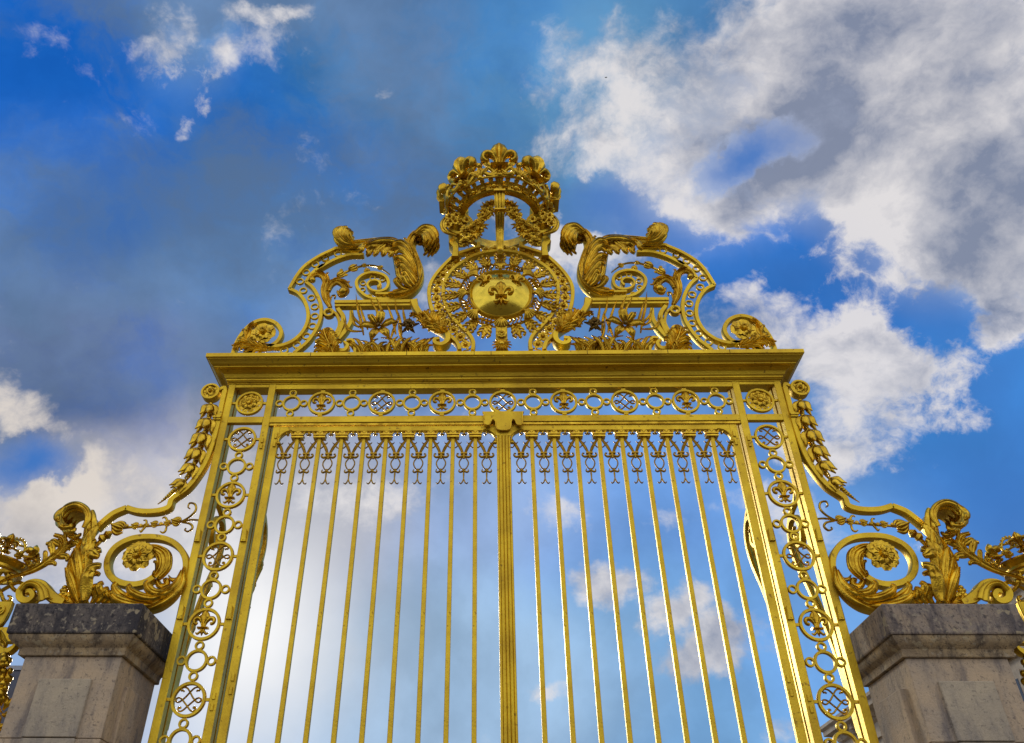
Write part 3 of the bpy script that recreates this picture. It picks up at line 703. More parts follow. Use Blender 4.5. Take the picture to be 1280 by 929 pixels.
blades(m, [[(668, 400), (640, 320), (600, 255), (550, 215), (502, 222)], [(672, 420), (645, 365), (600, 312), (552, 280), (508, 290)], [(665, 440), (640, 405), (600, 365), (562, 335), (526, 348)], [(650, 460), (625, 430), (605, 405), (582, 385), (566, 402)], [(640, 300), (610, 220), (570, 185), (530, 180), (505, 200)], [(655, 360), (625, 290), (585, 240), (545, 232), (520, 250)]], yC-.11, .095, .06, cv=A4)
blades(m, [[(600, 480), (570, 470), (545, 455), (525, 430), (540, 410)], [(630, 470), (605, 450), (590, 430), (578, 412), (590, 398)]], yC-.09, .08, .05, cv=A4)
acanthus(m, GY(yC-.05), T(*A4, [(620, 250), (600, 180), (610, 130), (650, 95)]), .09, .07, (1,), 5, .08)
for dy, q_ in ((-.11, 0), (-.02, 12), (.06, -8)):
    for a in ([(650, 105), (710, 65), (770, 80), (803, 130), (790, 165)], [(660, 110), (715, 85), (760, 105), (785, 150), (765, 185)], [(670, 110), (715, 100), (742, 130), (755, 165), (738, 190)], [(680, 110), (705, 112), (722, 140), (725, 170), (708, 182)]):
        a = a[:3]+[(a[3][0], a[3][1]-q_*.6), (a[4][0]+q_*.5, a[4][1]-q_)]; m.curve(GY(yC+dy), T(*A4, a), [.05, .07, .075, .065, .025], .05, VEIN, 6, lift=[0, .02, .04, .04, .01])
build(m, 'acanthus_leaf', LEAFG, CW, ang=45)
m = MB(); acanthus(m, GY(yC-.05), T(*A4, [(610, 430), (565, 370), (545, 300), (510, 235)]), .15, .08, (), 6, .18, .15, 1, .2); build(m, 'acanthus_leaf', LEAFG, CW, ang=45)
# two-headed leaf with curled tips
m = MB()
acanthus(m, GY(yC-.02), T(*A4, [(72, 575), (42, 510), (35, 450), (45, 400), (20, 360), (-25, 352), (-58, 375), (-45, 400)]), [.05, .09, .11, .10, .07, .06], .07, (-1,), 5, .08, .3, .8)
acanthus(m, GY(yC-.04), T(*A4, [(60, 470), (80, 430), (120, 408), (165, 430), (180, 475), (150, 500), (130, 470)]), [.06, .09, .09, .08, .06], .07, (1,), 5, .07, .2, .8, curl=.5)
m.curve(GY(yC-.02), T(*A4, [(70, 540), (80, 495), (105, 490), (100, 510)]), .02, .03, ROUND)
c = T(*A4, [(-50, 388)])[0]; m.ball((c[0], yC-.03, c[1]), .04); c = T(*A4, [(162, 475)])[0]; m.ball((c[0], yC-.05, c[1]), .055)
build(m, 'curled_leaf', LEAFG, CW, ang=45)
c = T(*A4, [(60, 606)])[0]; m = MB(); m.ring(GY(yC), c, .05, .028, .07, 26); build(m, 'link_ring', GOLD, CW, ang=40)
# bud branch
m = MB(); m.curve(GY(yC), T(*A4, [(70, 410), (110, 370), (150, 335), (225, 300), (300, 278), (380, 280), (440, 312), (475, 338)]), [.03, .03, .03, .025, .02, .01], .03, ROUND)
for x, y, r, a in ((225, 305, .055, -60), (140, 350, .05, -50), (105, 385, .035, -40), (300, 285, .03, -80), (410, 300, .035, -110), (320, 318, .035, 200), (145, 318, .02, 0), (178, 350, .02, 0)):
    c = T(*A4, [(x, y)])[0]; bud(m, GY(yC-.02), c, r, a)
build(m, 'bud_branch', LEAFG, CW, ang=45)
# ledge
q = T(*A4, [(105, 532), (668, 532), (668, 566), (668, 602)]); zt = q[0][1]; zb = q[3][1]; zm = q[2][1]; xl, xr = q[0][0], q[1][0]
m = MB(); m.box((xl, yC-.06, zt-.052), (xr, yC+.03, zt-.003), .004); m.box((xl+.015, yC-.045, zt-.066), (xr-.015, yC+.03, zt-.052)); m.box((xl+.005, yC-.052, zt-.09), (xr-.01, yC+.03, zt-.066))
build(m, 'ledge', GOLD, CW, ang=0)
m = MB(); m.curve(GY(yC-.02), T(*A8, [(400, 200), (430, 300), (505, 400), (640, 500), (780, 580), (850, 660), (845, 740), (775, 790), (690, 775), (680, 730), (745, 715)]), [.09, .075, .075, .075, .075, .07, .06, .05, .04], .14, BAR, 6)
m.curve(GY(yC-.06), T(*A8, [(360, 240), (395, 330), (470, 430), (600, 530), (740, 600)]), .02, .12, ROUND, 5)
m.curve(GY(yC), T(*A8, [(850, 640), (930, 700), (1000, 790), (985, 870)]), .04, .08, BAR, 5)
build(m, 'scroll_band', GOLD, CW, ang=40)
m = MB(); acanthus(m, GY(yC-.08), T(*A8, [(790, 640), (700, 560), (620, 480), (560, 400), (530, 370)]), .12, .07, (1, -1), 6, .12)
acanthus(m, GY(yC-.08), T(*A8, [(830, 640), (760, 560), (700, 480), (650, 420)]), .08, .06, (1, -1), 5, .09); build(m, 'acanthus_leaf', LEAFG, CW, ang=45)
m = MB()
m.curve(GY(yC), T(*A4, [(122, 585), (160, 640), (150, 700), (125, 760), (100, 810), (118, 860), (165, 868), (190, 835), (165, 810)]), [.05, .055, .055, .06, .055, .05, .03], .1, BAR, 6)
m.curve(GY(yC), T(*A4, [(215, 600), (212, 670), (170, 740), (128, 790)]), [.045, .055, .06, .05], .09, BAR, 6)
m.curve(GY(yC), T(*A4, [(70, 590), (115, 620), (130, 690), (95, 760)]), [.03, .035, .03, .02], .06, BAR, 6)
m.curve(GY(yC), T(*A4, [(180, 800), (225, 800), (240, 860), (235, 900)]), .035, .09, BAR, 5)
build(m, 'scroll_band', GOLD, CW, ang=40)
m = MB(); acanthus(m, GY(yC-.05), T(*A4, [(95, 900), (70, 840), (45, 790), (30, 740)]), .12, .08, (1, -1), 6, .12); acanthus(m, GY(yC-.06), T(*A4, [(60, 905), (20, 870), (-20, 850)]), .09, .06, (1, -1), 4, .09)
c = T(*A4, [(50, 742)])[0]; m.ring(GY(yC), c, .06, .03, .06, 20); build(m, 'acanthus_leaf', LEAFG, CW, ang=45)
# reeds
m = MB()
for a in ([(300, 770), (285, 690), (262, 600), (252, 512)], [(330, 740), (300, 660), (275, 580)], [(400, 700), (395, 620), (360, 560), (345, 535)], [(440, 660), (420, 600), (390, 545)], [(520, 770), (500, 680), (470, 600), (455, 570)], [(560, 760), (545, 660), (522, 600), (517, 540)], [(590, 700), (575, 640), (568, 590)],
          [(290, 740), (215, 745), (180, 710), (165, 670)], [(290, 720), (240, 700), (230, 660), (215, 610)], [(300, 715), (250, 680), (225, 640)], [(480, 800), (520, 700), (545, 640)], [(620, 860), (560, 800), (535, 690)], [(560, 830), (480, 800), (420, 800)]):
    m.curve(GY(yC-.02-.05*random.random()), T(*A4, a), [.018, .036, .03, .004], .025, VEIN, 5, lift=[0, .02, .03, .05])
build(m, 'reed_leaves', LEAFG, CW, ang=45)
# frond mass along the cornice
m = MB()
for i in range(34):
    x0 = 250+i*14+random.uniform(-8, 8); y0 = 885; s = 1 if i % 2 else -1; h = random.uniform(50, 110)*(.7 if x0 > 560 and x0 < 600 else 1)
    pts = [(x0, y0+8), (x0+s*18, y0-h*.4), (x0+s*50+random.uniform(-15, 15), y0-h*.85), (x0+s*80, y0-h)]
    m.curve(GY(yC+random.uniform(-.05, .06)), T(*A4, pts), [.03, .055, .045, .005], .03, VEIN, 4, lift=[0, .03, .05, .02])
for i in range(10):
    a = [(560+i*14, 900-i*4), (540+i*22, 850-i*5), (600+i*20, 800-i*3)]
    m.curve(GY(yC+random.uniform(-.04, .05)), T(*A4, a), [.02, .05, .01], .03, VEIN, 4, lift=[0, .04, .01])
build(m, 'frond_foliage', LEAFG, CW, ang=45)
# lily
c = T(*A4, [(405, 727)])[0]; m = MB(); f = Fr((c[0], yC-.10, c[1]))
for dx, dz, wd in ((.03, .225, .11), (-.22, -.02, .10), (.215, .045, .10), (-.07, -.225, .10), (.14, -.19, .10), (-.135, .15, .085)):
    m.curve(f, [(dx*.08, dz*.08), (dx*.4, dz*.4), (dx*.75, dz*.75), (dx, dz)], [.02, wd, wd*.95, .01], .05, VEIN, 5, lift=[-.03, .02, .045, .0])
li = build(m, 'lily_flower', LEAFG, CW, ang=45)
m = MB()
for i in range(6): a = i*pi/3+.4; m.curve(f, [(0, 0), (cos(a)*.03, sin(a)*.03), (cos(a)*.055, sin(a)*.055)], [.01, .008, .016], .014, ROUND, 3, lift=[0, .05, .08])
m.ball(f(0, 0, .02), .025); build(m, 'stamens', DARK, li, ang=45)
c = T(*A4, [(610, 722)])[0]; m = MB()
for i in range(60):
    a = random.uniform(0, 2*pi); r = .068*sqrt(random.random()); m.ball((c[0]+r*cos(a), yC-.1-.05*(1-(r/.068)**2)+random.uniform(-.01, .01), c[1]+r*sin(a)*1.05), .016, nu=6, nv=4)
for i in range(5):
    a = 2*pi*i/5+.3; m.curve(Fr((c[0], yC-.08, c[1])), [(0, 0), (cos(a)*.06, sin(a)*.06), (cos(a)*.12, sin(a)*.12)], [.02, .05, .01], .03, VEIN, 3)
build(m, 'berry_cluster', DARK, CW, ang=45)
m = MB(); acanthus(m, GY(yC-.1), T(*A4, [(720, 740), (690, 680), (650, 655), (615, 665)]), .05, .05, (1, -1), 4, .06); build(m, 'curled_leaf', LEAFG, CW, ang=45)
mirror(CW, None, 'gilded scroll crest with lily standing on the cornice right of the medallion')

# ================================================================== MEDALLION
MZ = P(626, 366, -.08).z; yM = .0
MD = thing('sun_medallion', 'round gilded medallion with domed disc, three fleurs-de-lis and florets inside a double band', 'medallion', (0, 0, 6.893))
A6 = (535, 310, 7.15)
obl = T(535, 310, 7.15, [(452, -30), (452, 5), (350, 40), (240, 85), (100, 220), (20, 350), (15, 480), (60, 620), (130, 720), (200, 800), (260, 860), (285, 925)])
ibl = T(535, 310, 7.15, [(640, 40), (560, 48), (490, 60), (400, 90), (330, 130), (220, 210), (150, 320), (137, 430), (162, 530), (212, 630), (290, 712), (370, 790), (405, 860), (400, 930)])
def medpart(build_fn, name, mat, both=True, ang=42, **k):
    m = MB(); build_fn(m); o = build(m, name, mat, MD, ang=ang); 
    if both: mirror(o, MD)
    return o
medpart(lambda m: m.curve(GY(yM), cr(obl[:2], 2)+cr(obl[1:], 6)[1:], .045, .09, BAR, smooth=False), 'outer_band', GOLD)
medpart(lambda m: m.curve(GY(yM), ibl, .045, .09, BAR, 6), 'inner_band', GOLD)
# floret chain between the bands
qa = cr(obl[3:], 8); La = arclen(qa); qb = cr(ibl[4:], 8); Lb = arclen(qb)
for i in range(12):
    s = (i+.5)/12.2; pa, da, na = on(qa, La, s); pb, db, nb_ = on(qb, Lb, s); c = (pa+pb)/2
    def fl(m, c=c, da=da):
        f = Fr((c.x, yM-.01, c.y)).sub(0, 0, 0, math.degrees(atan2(da.y, da.x)))
        rosette(m, f, .058, 6, .5, .4, False)
        for sx in (-1, 1): m.curve(f, [(sx*.05, 0), (sx*.085, .0)], [.02, .028], .03, PETAL, smooth=False); m.curve(f, [(sx*.07, -.06), (sx*.075, 0), (sx*.07, .06)], [.005, .016, .005], .02, ROUND, 3)
    medpart(fl, 'chain_floret', LEAFG)
# the two upper chain runs
for (x, y) in ((372, 75), (430, 40), (520, 20), (600, 10)):
    c = T(535, 310, 7.15, [(x, y)])[0]
    medpart(lambda m: rosette(m, Fr((c[0], yM, c[1])), .055, 6, .5, .4, False), 'chain_floret', LEAFG)
# disc
DF = Fr((0, yM-.06, MZ))
m = MB(); m.dome(DF, (0, 0), [(.345, -.02)]+[(.345*cos(radians(b)), .13*(1-cos(radians(b))**2)+.004) for b in (0, 10, 20, 30, 40, 50, 60, 70, 80, 89)], 48); disc = build(m, 'domed_disc', POLG, MD, ang=60)
m = MB(); m.ring(DF, (0, 0), .355, .03, .05, 48, 0, ROUND); m.ring(DF, (0, 0), .378, .014, .04, 48, -.01, ROUND); build(m, 'disc_rim', GOLD, MD, ang=60)
for (x, z, h, a, l) in ((0, -.10, .30, 0, .118), (-.185, .135, .20, 18, .084), (.185, .135, .20, -18, .084)):
    m = MB(); fleur(m, DF.sub(x, z, l, a), h*1.12, .26); build(m, 'fleur_de_lis', LEAFG, disc, ang=45)
# collar of shells and scroll links
for i in range(8):
    a = radians(-90+45*i)
    m = MB(); f = DF.sub(cos(a)*.435, sin(a)*.435, 0, math.degrees(a)-90)
    for k in range(7):
        b = radians(-72+24*k); m.curve(f, [(0, -.05), (sin(b)*.05, cos(b)*.035-.01), (sin(b)*.085, cos(b)*.07)], [.012, .03, .036], .05, PETAL, 3, lift=[.01, .03, .0])
    m.ball(f(0, -.045, .02), .025); build(m, 'shell', LEAFG, MD, ang=45)
    m = MB()
    for k in (-1.5, -.5, .5, 1.5):
        a2 = a+radians(22.5+k*6.2); f = DF.sub(cos(a2)*.43, sin(a2)*.43, -.01, math.degrees(a2)-90)
        m.curve(f, [(-.01, -.05), (-.028, -.02), (.0, 0), (.028, .03), (.008, .055), (-.012, .045)], .016, .045, ROUND, 4)
        m.ball(f(.022, -.045, 0), .012, nu=6, nv=4)
    build(m, 'collar_link', LEAFG, MD, ang=45)
m = MB(); m.ring(DF, (0, 0), .487, .014, .03, 48, -.02, ROUND); build(m, 'collar_ring', GOLD, MD, ang=50)
# rays: foliate pendants all round
for i in range(20):
    if i == 0: continue
    a = radians(-90+18*i); m = MB(); f = Fr((0, yM-.03, MZ-.0)).sub(cos(a)*.575, sin(a)*.575*.97, random.uniform(-.01, .01), math.degrees(a)-90)
    f.U = f.U*1.45; f.V = f.V*1.12
    m.curve(f, [(0, -.09), (0, -.03), (0, .05), (0, .085)], [.03, .05, .06, .02], .05, VEIN, 3)
    for sx in (-1, 1):
        for (z, l) in ((-.055, .035), (-.015, .046), (.03, .05)):
            m.curve(f, [(0, z-.02), (sx*l*.6, z), (sx*l, z+.03), (sx*l*.8, z+.045)], [.014, .026, .024, .006], .035, PETAL, 3, lift=[0, .015, .02, 0])
        m.ball(f(sx*.035, .075, .01), .02, nu=6, nv=4)
    m.ball(f(0, .09, .01), .022, nu=6, nv=4)
    build(m, 'foliate_ray', LEAFG, MD, ang=45)
# stem
z1 = P(626, 405, -.05).z
m = MB(); m.box((-.065, yM-.07, 6.93), (.065, yM+.03, z1), .008); build(m, 'stem', GOLD, MD, ang=0)
m = MB(); f = Fr((0, yM-.08, P(626, 432, -.08).z))
for i in range(14):
    a = 2*pi*i/14; m.curve(f, [(0, 0), (cos(a)*.05, sin(a)*.05), (cos(a)*.11, sin(a)*.10)], [.02, .035, .005], .03, VEIN, 3, lift=[.03, .03, 0])
m.ball(f(0, 0, .03), .035)
f2 = Fr((0, yM-.09, P(626, 417, -.08).z)); rosette(m, f2, .06, 8, .4); build(m, 'stem_leaf', LEAFG, MD, ang=45)

# ================================================================== CROWN
ZR = P(622, 236, -.5).z; ZR2 = P(622, 306, .5).z
RC = .50
ZB = (ZR+ZR2)/2 if abs(ZR-ZR2) < .4 else ZR
CR = thing('royal_crown', 'large gilded royal crown with fleurs-de-lis on top of the medallion', 'crown', (0, 0, ZB-.6))
m = MB(); n = 48
pr = [(RC-.05, ZB-.085), (RC+.01, ZB-.085), (RC+.03, ZB-.07), (RC+.015, ZB-.055), (RC+.005, ZB-.045), (RC+.015, ZB+.045), (RC+.03, ZB+.055), (RC+.03, ZB+.08), (RC-.02, ZB+.085), (RC-.035, ZB+.05), (RC-.035, ZB-.05)]
m.loft([[(r*cos(2*pi*i/n), r*sin(2*pi*i/n), z) for r, z in pr] for i in range(n)], closed=True)
cb = build(m, 'circlet', LEAFG, CR, ang=35)
for i in range(24):
    a = 2*pi*(i+.5)/24; f = Fr((cos(a)*(RC+.012), sin(a)*(RC+.012), ZB), (-sin(a), cos(a), 0), (0, 0, 1)); m = MB()
    if i % 2 == 0: m.loft([[f(u*s, v*s, d) for u, v in ((-.036, -.03), (.036, -.03), (.036, .03), (-.036, .03))] for s, d in ((1, 0), (1, .012), (.6, .026))])
    else:
        m.ball(f(0, 0, .005), .03, (1, 1, .8)); m.ball(f(-.045, 0, .005), .014, nu=6, nv=4); m.ball(f(.045, 0, .005), .014, nu=6, nv=4)
    build(m, 'jewel', LEAFG, cb, ang=30)
for i in (6, 7, 0, 1, 2):
    a = radians(-90+45*i); R2 = RC+(.155 if i in (2, 6) else .10)
    O = Vector((cos(a)*(R2+.02), sin(a)*(R2+.02), ZB+.315)); Uo = Vector((-sin(a), cos(a), 0)); out = Vector((cos(a), sin(a), 0))
    V = (Vector((0, 0, 1))*cos(radians(12))+out*sin(radians(12))); m = MB(); fleur(m, Fr(O, Uo, V), .52, .34, 1.1); 
    m.curve(Fr(O, Uo, V), [(0, .25), (0, .30)], [.012, .003], .012, ROUND)
    build(m, 'fleur_de_lis', LEAFG, CR, ang=45)
    # scroll between this fleur and the next
    if i == 2: continue
    a2 = a+radians(22.5); m = MB()
    def cp(da, dz, rr=0): b = a2+radians(da); return (cos(b)*(R2+rr), sin(b)*(R2+rr), ZB+dz)
    for s in (-1, 1):
        m.tube([cp(s*20, .14), cp(s*14, .10), cp(s*8, .12, .02), cp(s*3, .19, .02), cp(s*1, .25, .02)], [.028, .034, .03, .026, .02], 4, 7)
        m.tube([cp(s*18, .12), cp(s*11, .2, .03), cp(s*4, .16, .03), cp(s*2, .12, .02)], [.02, .026, .024, .016], 4, 7)
        m.tube([cp(s*15, .22, .02), cp(s*8, .30, .03), cp(s*2, .36, .02)], [.03, .04, .016], 4, 7)
    m.ball(cp(0, .29, .03), .04); m.ball(cp(0, .1, .0), .04)
        
    b = a2; f = Fr(cp(0, .16, .01), (-sin(b), cos(b), 0), (cos(b)*.2, sin(b)*.2, 1))
    for k in (-2, -1, 0, 1, 2): m.curve(f, [(0, -.07), (k*.035, -.01), (k*.055, .06-.012*abs(k))], [.015, .045, .03], .03, VEIN, 4, lift=[.0, .03, .02])
    for s in (-1, 1):
        for dz in (.10, .15): m.ball(cp(s*21.5, dz, .0), .035, nu=8, nv=5)
        m.tube([cp(s*22, .08), cp(s*12, .075), cp(s*4, .09), cp(0, .08)], .018, 4, 7)
    for da in (-21, -12, 0, 12, 21):
        m.tube([cp(da, .06, RC-R2+.0), cp(da*.95, .10, (RC-R2)*.4), cp(da*.9, .15, .0)], [.03, .026, .02], 3, 7)
        m.ball(cp(da*.97, .095, (RC-R2)*.5), .034, nu=8, nv=5)
    build(m, 'crown_scroll', LEAFG, CR, ang=50)
# support strap and consoles under the circlet
zl = P(622, 322, -.1).z
m = MB(); fr = Fr((0, 0, 0), (0, 1, 0), (0, 0, 1))
m.curve(fr, [(-RC+.03, ZB-.06), (-RC+.05, ZB-.2), (-RC+.16, ZB-.36), (-.2, ZB-.46), (-.12, zl-.02)], [.045, .05, .06, .06, .05], [.13, .12, .105, .09, .07], BAR, 6)
m.curve(fr, [(RC-.04, ZB-.08), (RC-.14, ZB-.25), (.2, ZB-.4), (.05, zl-.02)], .04, .12, BAR, 6)
build(m, 'support_strap', GOLD, CR, ang=40)
m = MB()
for x in (-.036, 0, .036):
    m.tube([(x, -RC+.0, ZB-.08), (x*.95, -RC+.02, ZB-.2), (x*.85, -RC+.115, ZB-.37), (x*.7, -.25, ZB-.48), (x*.5, -.16, zl)], .014, 5, 7)
m.box((-.07, -RC-.035, ZB-.1), (.07, -RC+.05, ZB-.07)); m.box((-.066, -RC+.04, ZB-.345), (.066, -RC+.13, ZB-.325))
m.curve(Fr((0, -.14, 0)), [(0, ZB-.28), (0, ZB-.40), (0, zl+.1), (0, zl-.06)], [.03, .06, .06, .02], .05, VEIN); 
m.lathe((0, -.16, zl-.08), (0, 0, 1), [(.01, 0), (.05, .03), (.03, .06), (.055, .1), (.02, .16)], 10); build(m, 'strap_ornament', LEAFG, CR)
yK = -.02
def console(m):
    c = P(573, 290, yK); f = Fr((c.x, yK, c.z))
    m.curve(f, spiral((0, 0), .20, .03, 100, -1.35, 30), [.06, .05, .04], .24, BAR, 1, smooth=False)
    m.curve(f, [(-.02, .19), (.06, .24), (.10, .33), (.05, .45)], .05, .16, BAR, 5)
    c2 = P(571, 322, yK); m.curve(f, [(-.03, -.17), (-.07, -.24), (-.03, -.32), (-.03, c2.z-c.z-.05)], [.07, .09, .07, .09], .16, BAR, 5)
m = MB(); console(m); o = build(m, 'console_scroll', GOLD, CR, ang=40); mirror(o, CR)
m = MB(); c = P(573, 290, yK)
m.curve(Fr((c.x, yK-.13, c.z)), [(-.02, -.2), (-.15, -.12), (-.18, .02), (-.1, .15), (.02, .19)], [.05, .08, .09, .08, .04], .05, VEIN, 6)
for i in range(16):
    a = random.uniform(0, 6.28); r = random.uniform(.0, .15); rosette(m, Fr((c.x+r*cos(a), yK-.14-random.uniform(0, .04), c.z+r*sin(a))), .05, 5, .6, .35, False)
o = build(m, 'console_leaf', LEAFG, CR, ang=45); mirror(o, CR)
# garland hung from the strap to the console
m = MB(); ga = [P(613, 258, -.25), P(607, 270, -.28), P(598, 284, -.27), P(589, 294, -.24), P(578, 300, -.2)]
gp = cr([tuple(p) for p in ga], 4)
for i in range(46):
    u = i/45; p = gp[int(u*(len(gp)-1))]; r = .02+.05*u; a = random.uniform(0, 6.28)
    c0 = Vector((p[0]+cos(a)*r, p[1]-.03, p[2]+sin(a)*r)); f = Fr(c0, (1, 0, random.uniform(-.5, .5)), (random.uniform(-.4, .4), random.uniform(-.6, .3), 1))
    if i % 3: rosette(m, f, .042+.022*u, 5, .8, .35, False)
    else:
        for k in range(3): b = a+(k-1)*.7; m.curve(f, [(0, 0), (cos(b)*.04, sin(b)*.04), (cos(b)*.085, sin(b)*.085)], [.012, .036, .008], .02, VEIN, 3, lift=[0, .02, 0])
m.ring(Fr((ga[0].x, ga[0].y, ga[0].z)), (0, .02), .03, .012, .015, 14)
o = build(m, 'garland', LEAFG, CR, ang=45); mirror(o, CR)

# ================================================================== SIDE BRACKETS
BR = thing('scroll_bracket', 'gilded scroll bracket with bellflowers joining the left pillar top to the gate', 'ornament', (-3.56, 0, 4.032), 'pair of scroll brackets beside the gate')
Bz = (70, 620, 6.194); Bt = (190, 470, 5.46); yB = .03
def brp(pts, w, t, name='scroll_band', mat=GOLD, n=6, y=yB, prof=BAR):
    m = MB(); m.curve(GY(y), pts, w, t, prof, n); return build(m, name, mat, BR, ang=40)
x1 = T(*Bt, [(480, 180), (455, 300), (425, 420), (378, 560), (320, 665), (240, 765), (140, 838)])+T(*Bz, [(870, 88), (770, 118), (640, 118), (545, 92)])
x2 = T(*Bz, [(545, 92), (450, 132), (375, 190), (310, 250)])
x1 = [(-2.975, 6.56)]+x1
brp(x1, .058, .09); brp(x2, .058, .09)
m = MB(); q = T(*Bt, [(425, 290), (475, 290)])[0]; m.box((-3.02, yB-.06, q[1]-.035), (-2.945, yB+.06, q[1]+.035), .006); m.box((-3.03, yB-.07, q[1]-.01), (-2.945, yB+.07, q[1]+.01)); build(m, 'clasp', GOLD, BR, ang=0)
c = T(*Bt, [(402, 112)])[0]; m = MB(); m.ring(GY(yB-.01), c, .088, .025, .10, 32); m.dome(GY(yB), c, [(.085, 0), (.085, .02), (.001, .03)], 24); 
m.curve(GY(yB), [(c[0]+.08, c[1]+.03), (-2.985, 6.60), (-2.965, 6.5)], .04, .08, BAR, 4); build(m, 'disc_boss', GOLD, BR, ang=40)
m = MB(); rosette(m, Fr((c[0], yB-.035, c[1])), .075, 5, .5); build(m, 'rosette', LEAFG, BR, ang=45)
BF = [(392, 240, .075), (370, 342, .08), (336, 445, .085), (300, 548, .08), (258, 648, .072), (190, 750, .062)]
cs = T(*Bt, [(b[0], b[1]) for b in BF]+[(120, 820), (40, 875)])
for i, b in enumerate(BF):
    c = cs[i]; nx = cs[i+1]; a = math.degrees(atan2(nx[1]-c[1], nx[0]-c[0])); f = Fr((c[0], yB-.03, c[1])).sub(0, 0, 0, a+90); r = b[2]*1.12; m = MB()
    # open bell: petals hang along -v
    for k in range(6):
        ph = 2*pi*k/6+.3; ax = cos(ph); dp = sin(ph)
        m.curve(f, [(ax*r*.15, r*.95), (ax*r*.75, r*.35), (ax*r*.85, -r*.35), (ax*r*1.12, -r*.95)], [r*.25, r*.8, r*.7, r*.08], r*.35, PETAL, 4, lift=[dp*r*.15, dp*r*.75, dp*r*.8, dp*r*1.1])
    m.ball(f(0, r*.2, 0), r*.62, nu=8, nv=6); m.ball(f(0, r*1.05, 0), r*.28, nu=7, nv=5)
    m.curve(f, [(0, 0), (0, -r*1.1)], [r*.3, r*.2], r*.25, ROUND)
    build(m, 'bellflower', LEAFG, BR, ang=45)
m = MB()
for i in range(9):
    t_ = i/8; x = cs[5][0]+(cs[7][0]-cs[5][0])*(.25+.75*t_); z = cs[5][1]+(cs[7][1]-cs[5][1])*(.25+.75*t_); m.ball((x, yB-.03, z), .026*(1-.85*t_), nu=8, nv=5)
m.curve(GY(yB-.03), [cs[5], cs[6], cs[7]], [.03, .02, .004], .02, ROUND); build(m, 'tapered_tail', LEAFG, BR, ang=45)
# big leaf scroll on the pillar side
sp = [(190, 840), (140, 720), (125, 600), (160, 470), (225, 350), (275, 240), (265, 165), (205, 118), (130, 130), (80, 185)]
m = MB()
blades(m, [[(175+26*k, 850), (132+24*k, 700), (134+22*k, 590), (172+16*k, 460), (234+10*k, 345), (284+4*k, 235)] for k in range(0, 4)], yB-.05, .05, .06, wp=(.8, 1.1, 1.2, 1, .7, .45), rise=(0, .03, .05, .04, .01, 0))
build(m, 'leaf_body', LEAFG, BR, ang=45)
m = MB()
blades(m, [[(235, 800), (232, 640), (280, 520), (335, 468), (378, 448)], [(240, 830), (262, 700), (305, 615), (350, 585), (385, 582)], [(238, 700), (240, 560), (280, 450), (318, 400), (345, 385)],
           [(250, 840), (270, 750), (285, 680), (310, 640), (328, 622)], [(232, 600), (250, 470), (290, 370), (325, 300), (352, 268)], [(245, 520), (268, 400), (295, 290), (305, 200), (298, 150)], [(225, 560), (258, 500), (300, 480), (340, 500), (368, 510)]], yB-.10, .115)
blades(m, [[(230, 700), (255, 600), (285, 560), (320, 560), (350, 545)], [(235, 760), (262, 660), (290, 620), (320, 610), (345, 618)], [(235, 620), (262, 520), (300, 440), (330, 425), (352, 425)]], yB-.02, .07)
blades(m, [[(200, 855), (172, 760), (150, 680), (128, 620), (116, 588)], [(215, 850), (195, 720), (178, 620), (158, 540), (140, 500)], [(235, 840), (222, 690), (215, 580), (205, 490), (186, 445)], [(250, 830), (250, 650), (255, 530), (258, 430), (240, 380)], [(255, 700), (268, 560), (290, 420), (300, 330), (285, 290)]], yB-.09, .07, .05)
build(m, 'acanthus_lobe', LEAFG, BR, ang=45)
m = MB()
blades(m, [[(240, 850), (268, 790), (258, 725), (272, 685), (300, 665)], [(285, 855), (325, 805), (318, 755), (328, 728), (352, 715)], [(335, 855), (378, 805), (366, 750), (374, 715), (396, 700)], [(375, 855), (420, 818), (410, 775), (416, 752), (436, 742)], [(415, 858), (455, 835), (446, 800), (450, 782), (468, 775)],
           [(195, 855), (232, 790), (232, 730), (240, 690), (255, 660)]], yB-.07, .075, .06)
build(m, 'acanthus_lobe', LEAFG, BR, ang=45)
m = MB()
blades(m, [[(800, 850), (640, 838), (530, 800), (480, 735), (500, 702)], [(860, 810), (720, 815), (630, 785), (597, 745), (618, 725)], [(930, 740), (850, 775), (770, 770), (728, 715), (745, 690)], [(760, 870), (620, 865), (530, 845), (480, 810), (462, 775)]], yB-.08, .085, .06, wp=(.35, .8, 1.0, 1.0, .6))
blades(m, [[(995, 570), (962, 685), (885, 790), (775, 852), (690, 862)], [(985, 590), (945, 690), (865, 775), (770, 820), (690, 830)], [(975, 610), (925, 700), (850, 750), (790, 770), (740, 760)], [(1000, 560), (975, 700), (895, 810), (790, 875), (700, 890)]], yB-.05, .07, .06, wp=(.4, 1, 1.1, 1, .6))
build(m, 'acanthus_leaf', LEAFG, BR, ang=45)
m = MB(); m.curve(GY(yB), T(*Bz, sp[:7]), [.03]*6+[.025], .12, BAR, 5); build(m, 'scroll_band', GOLD, BR, ang=40)
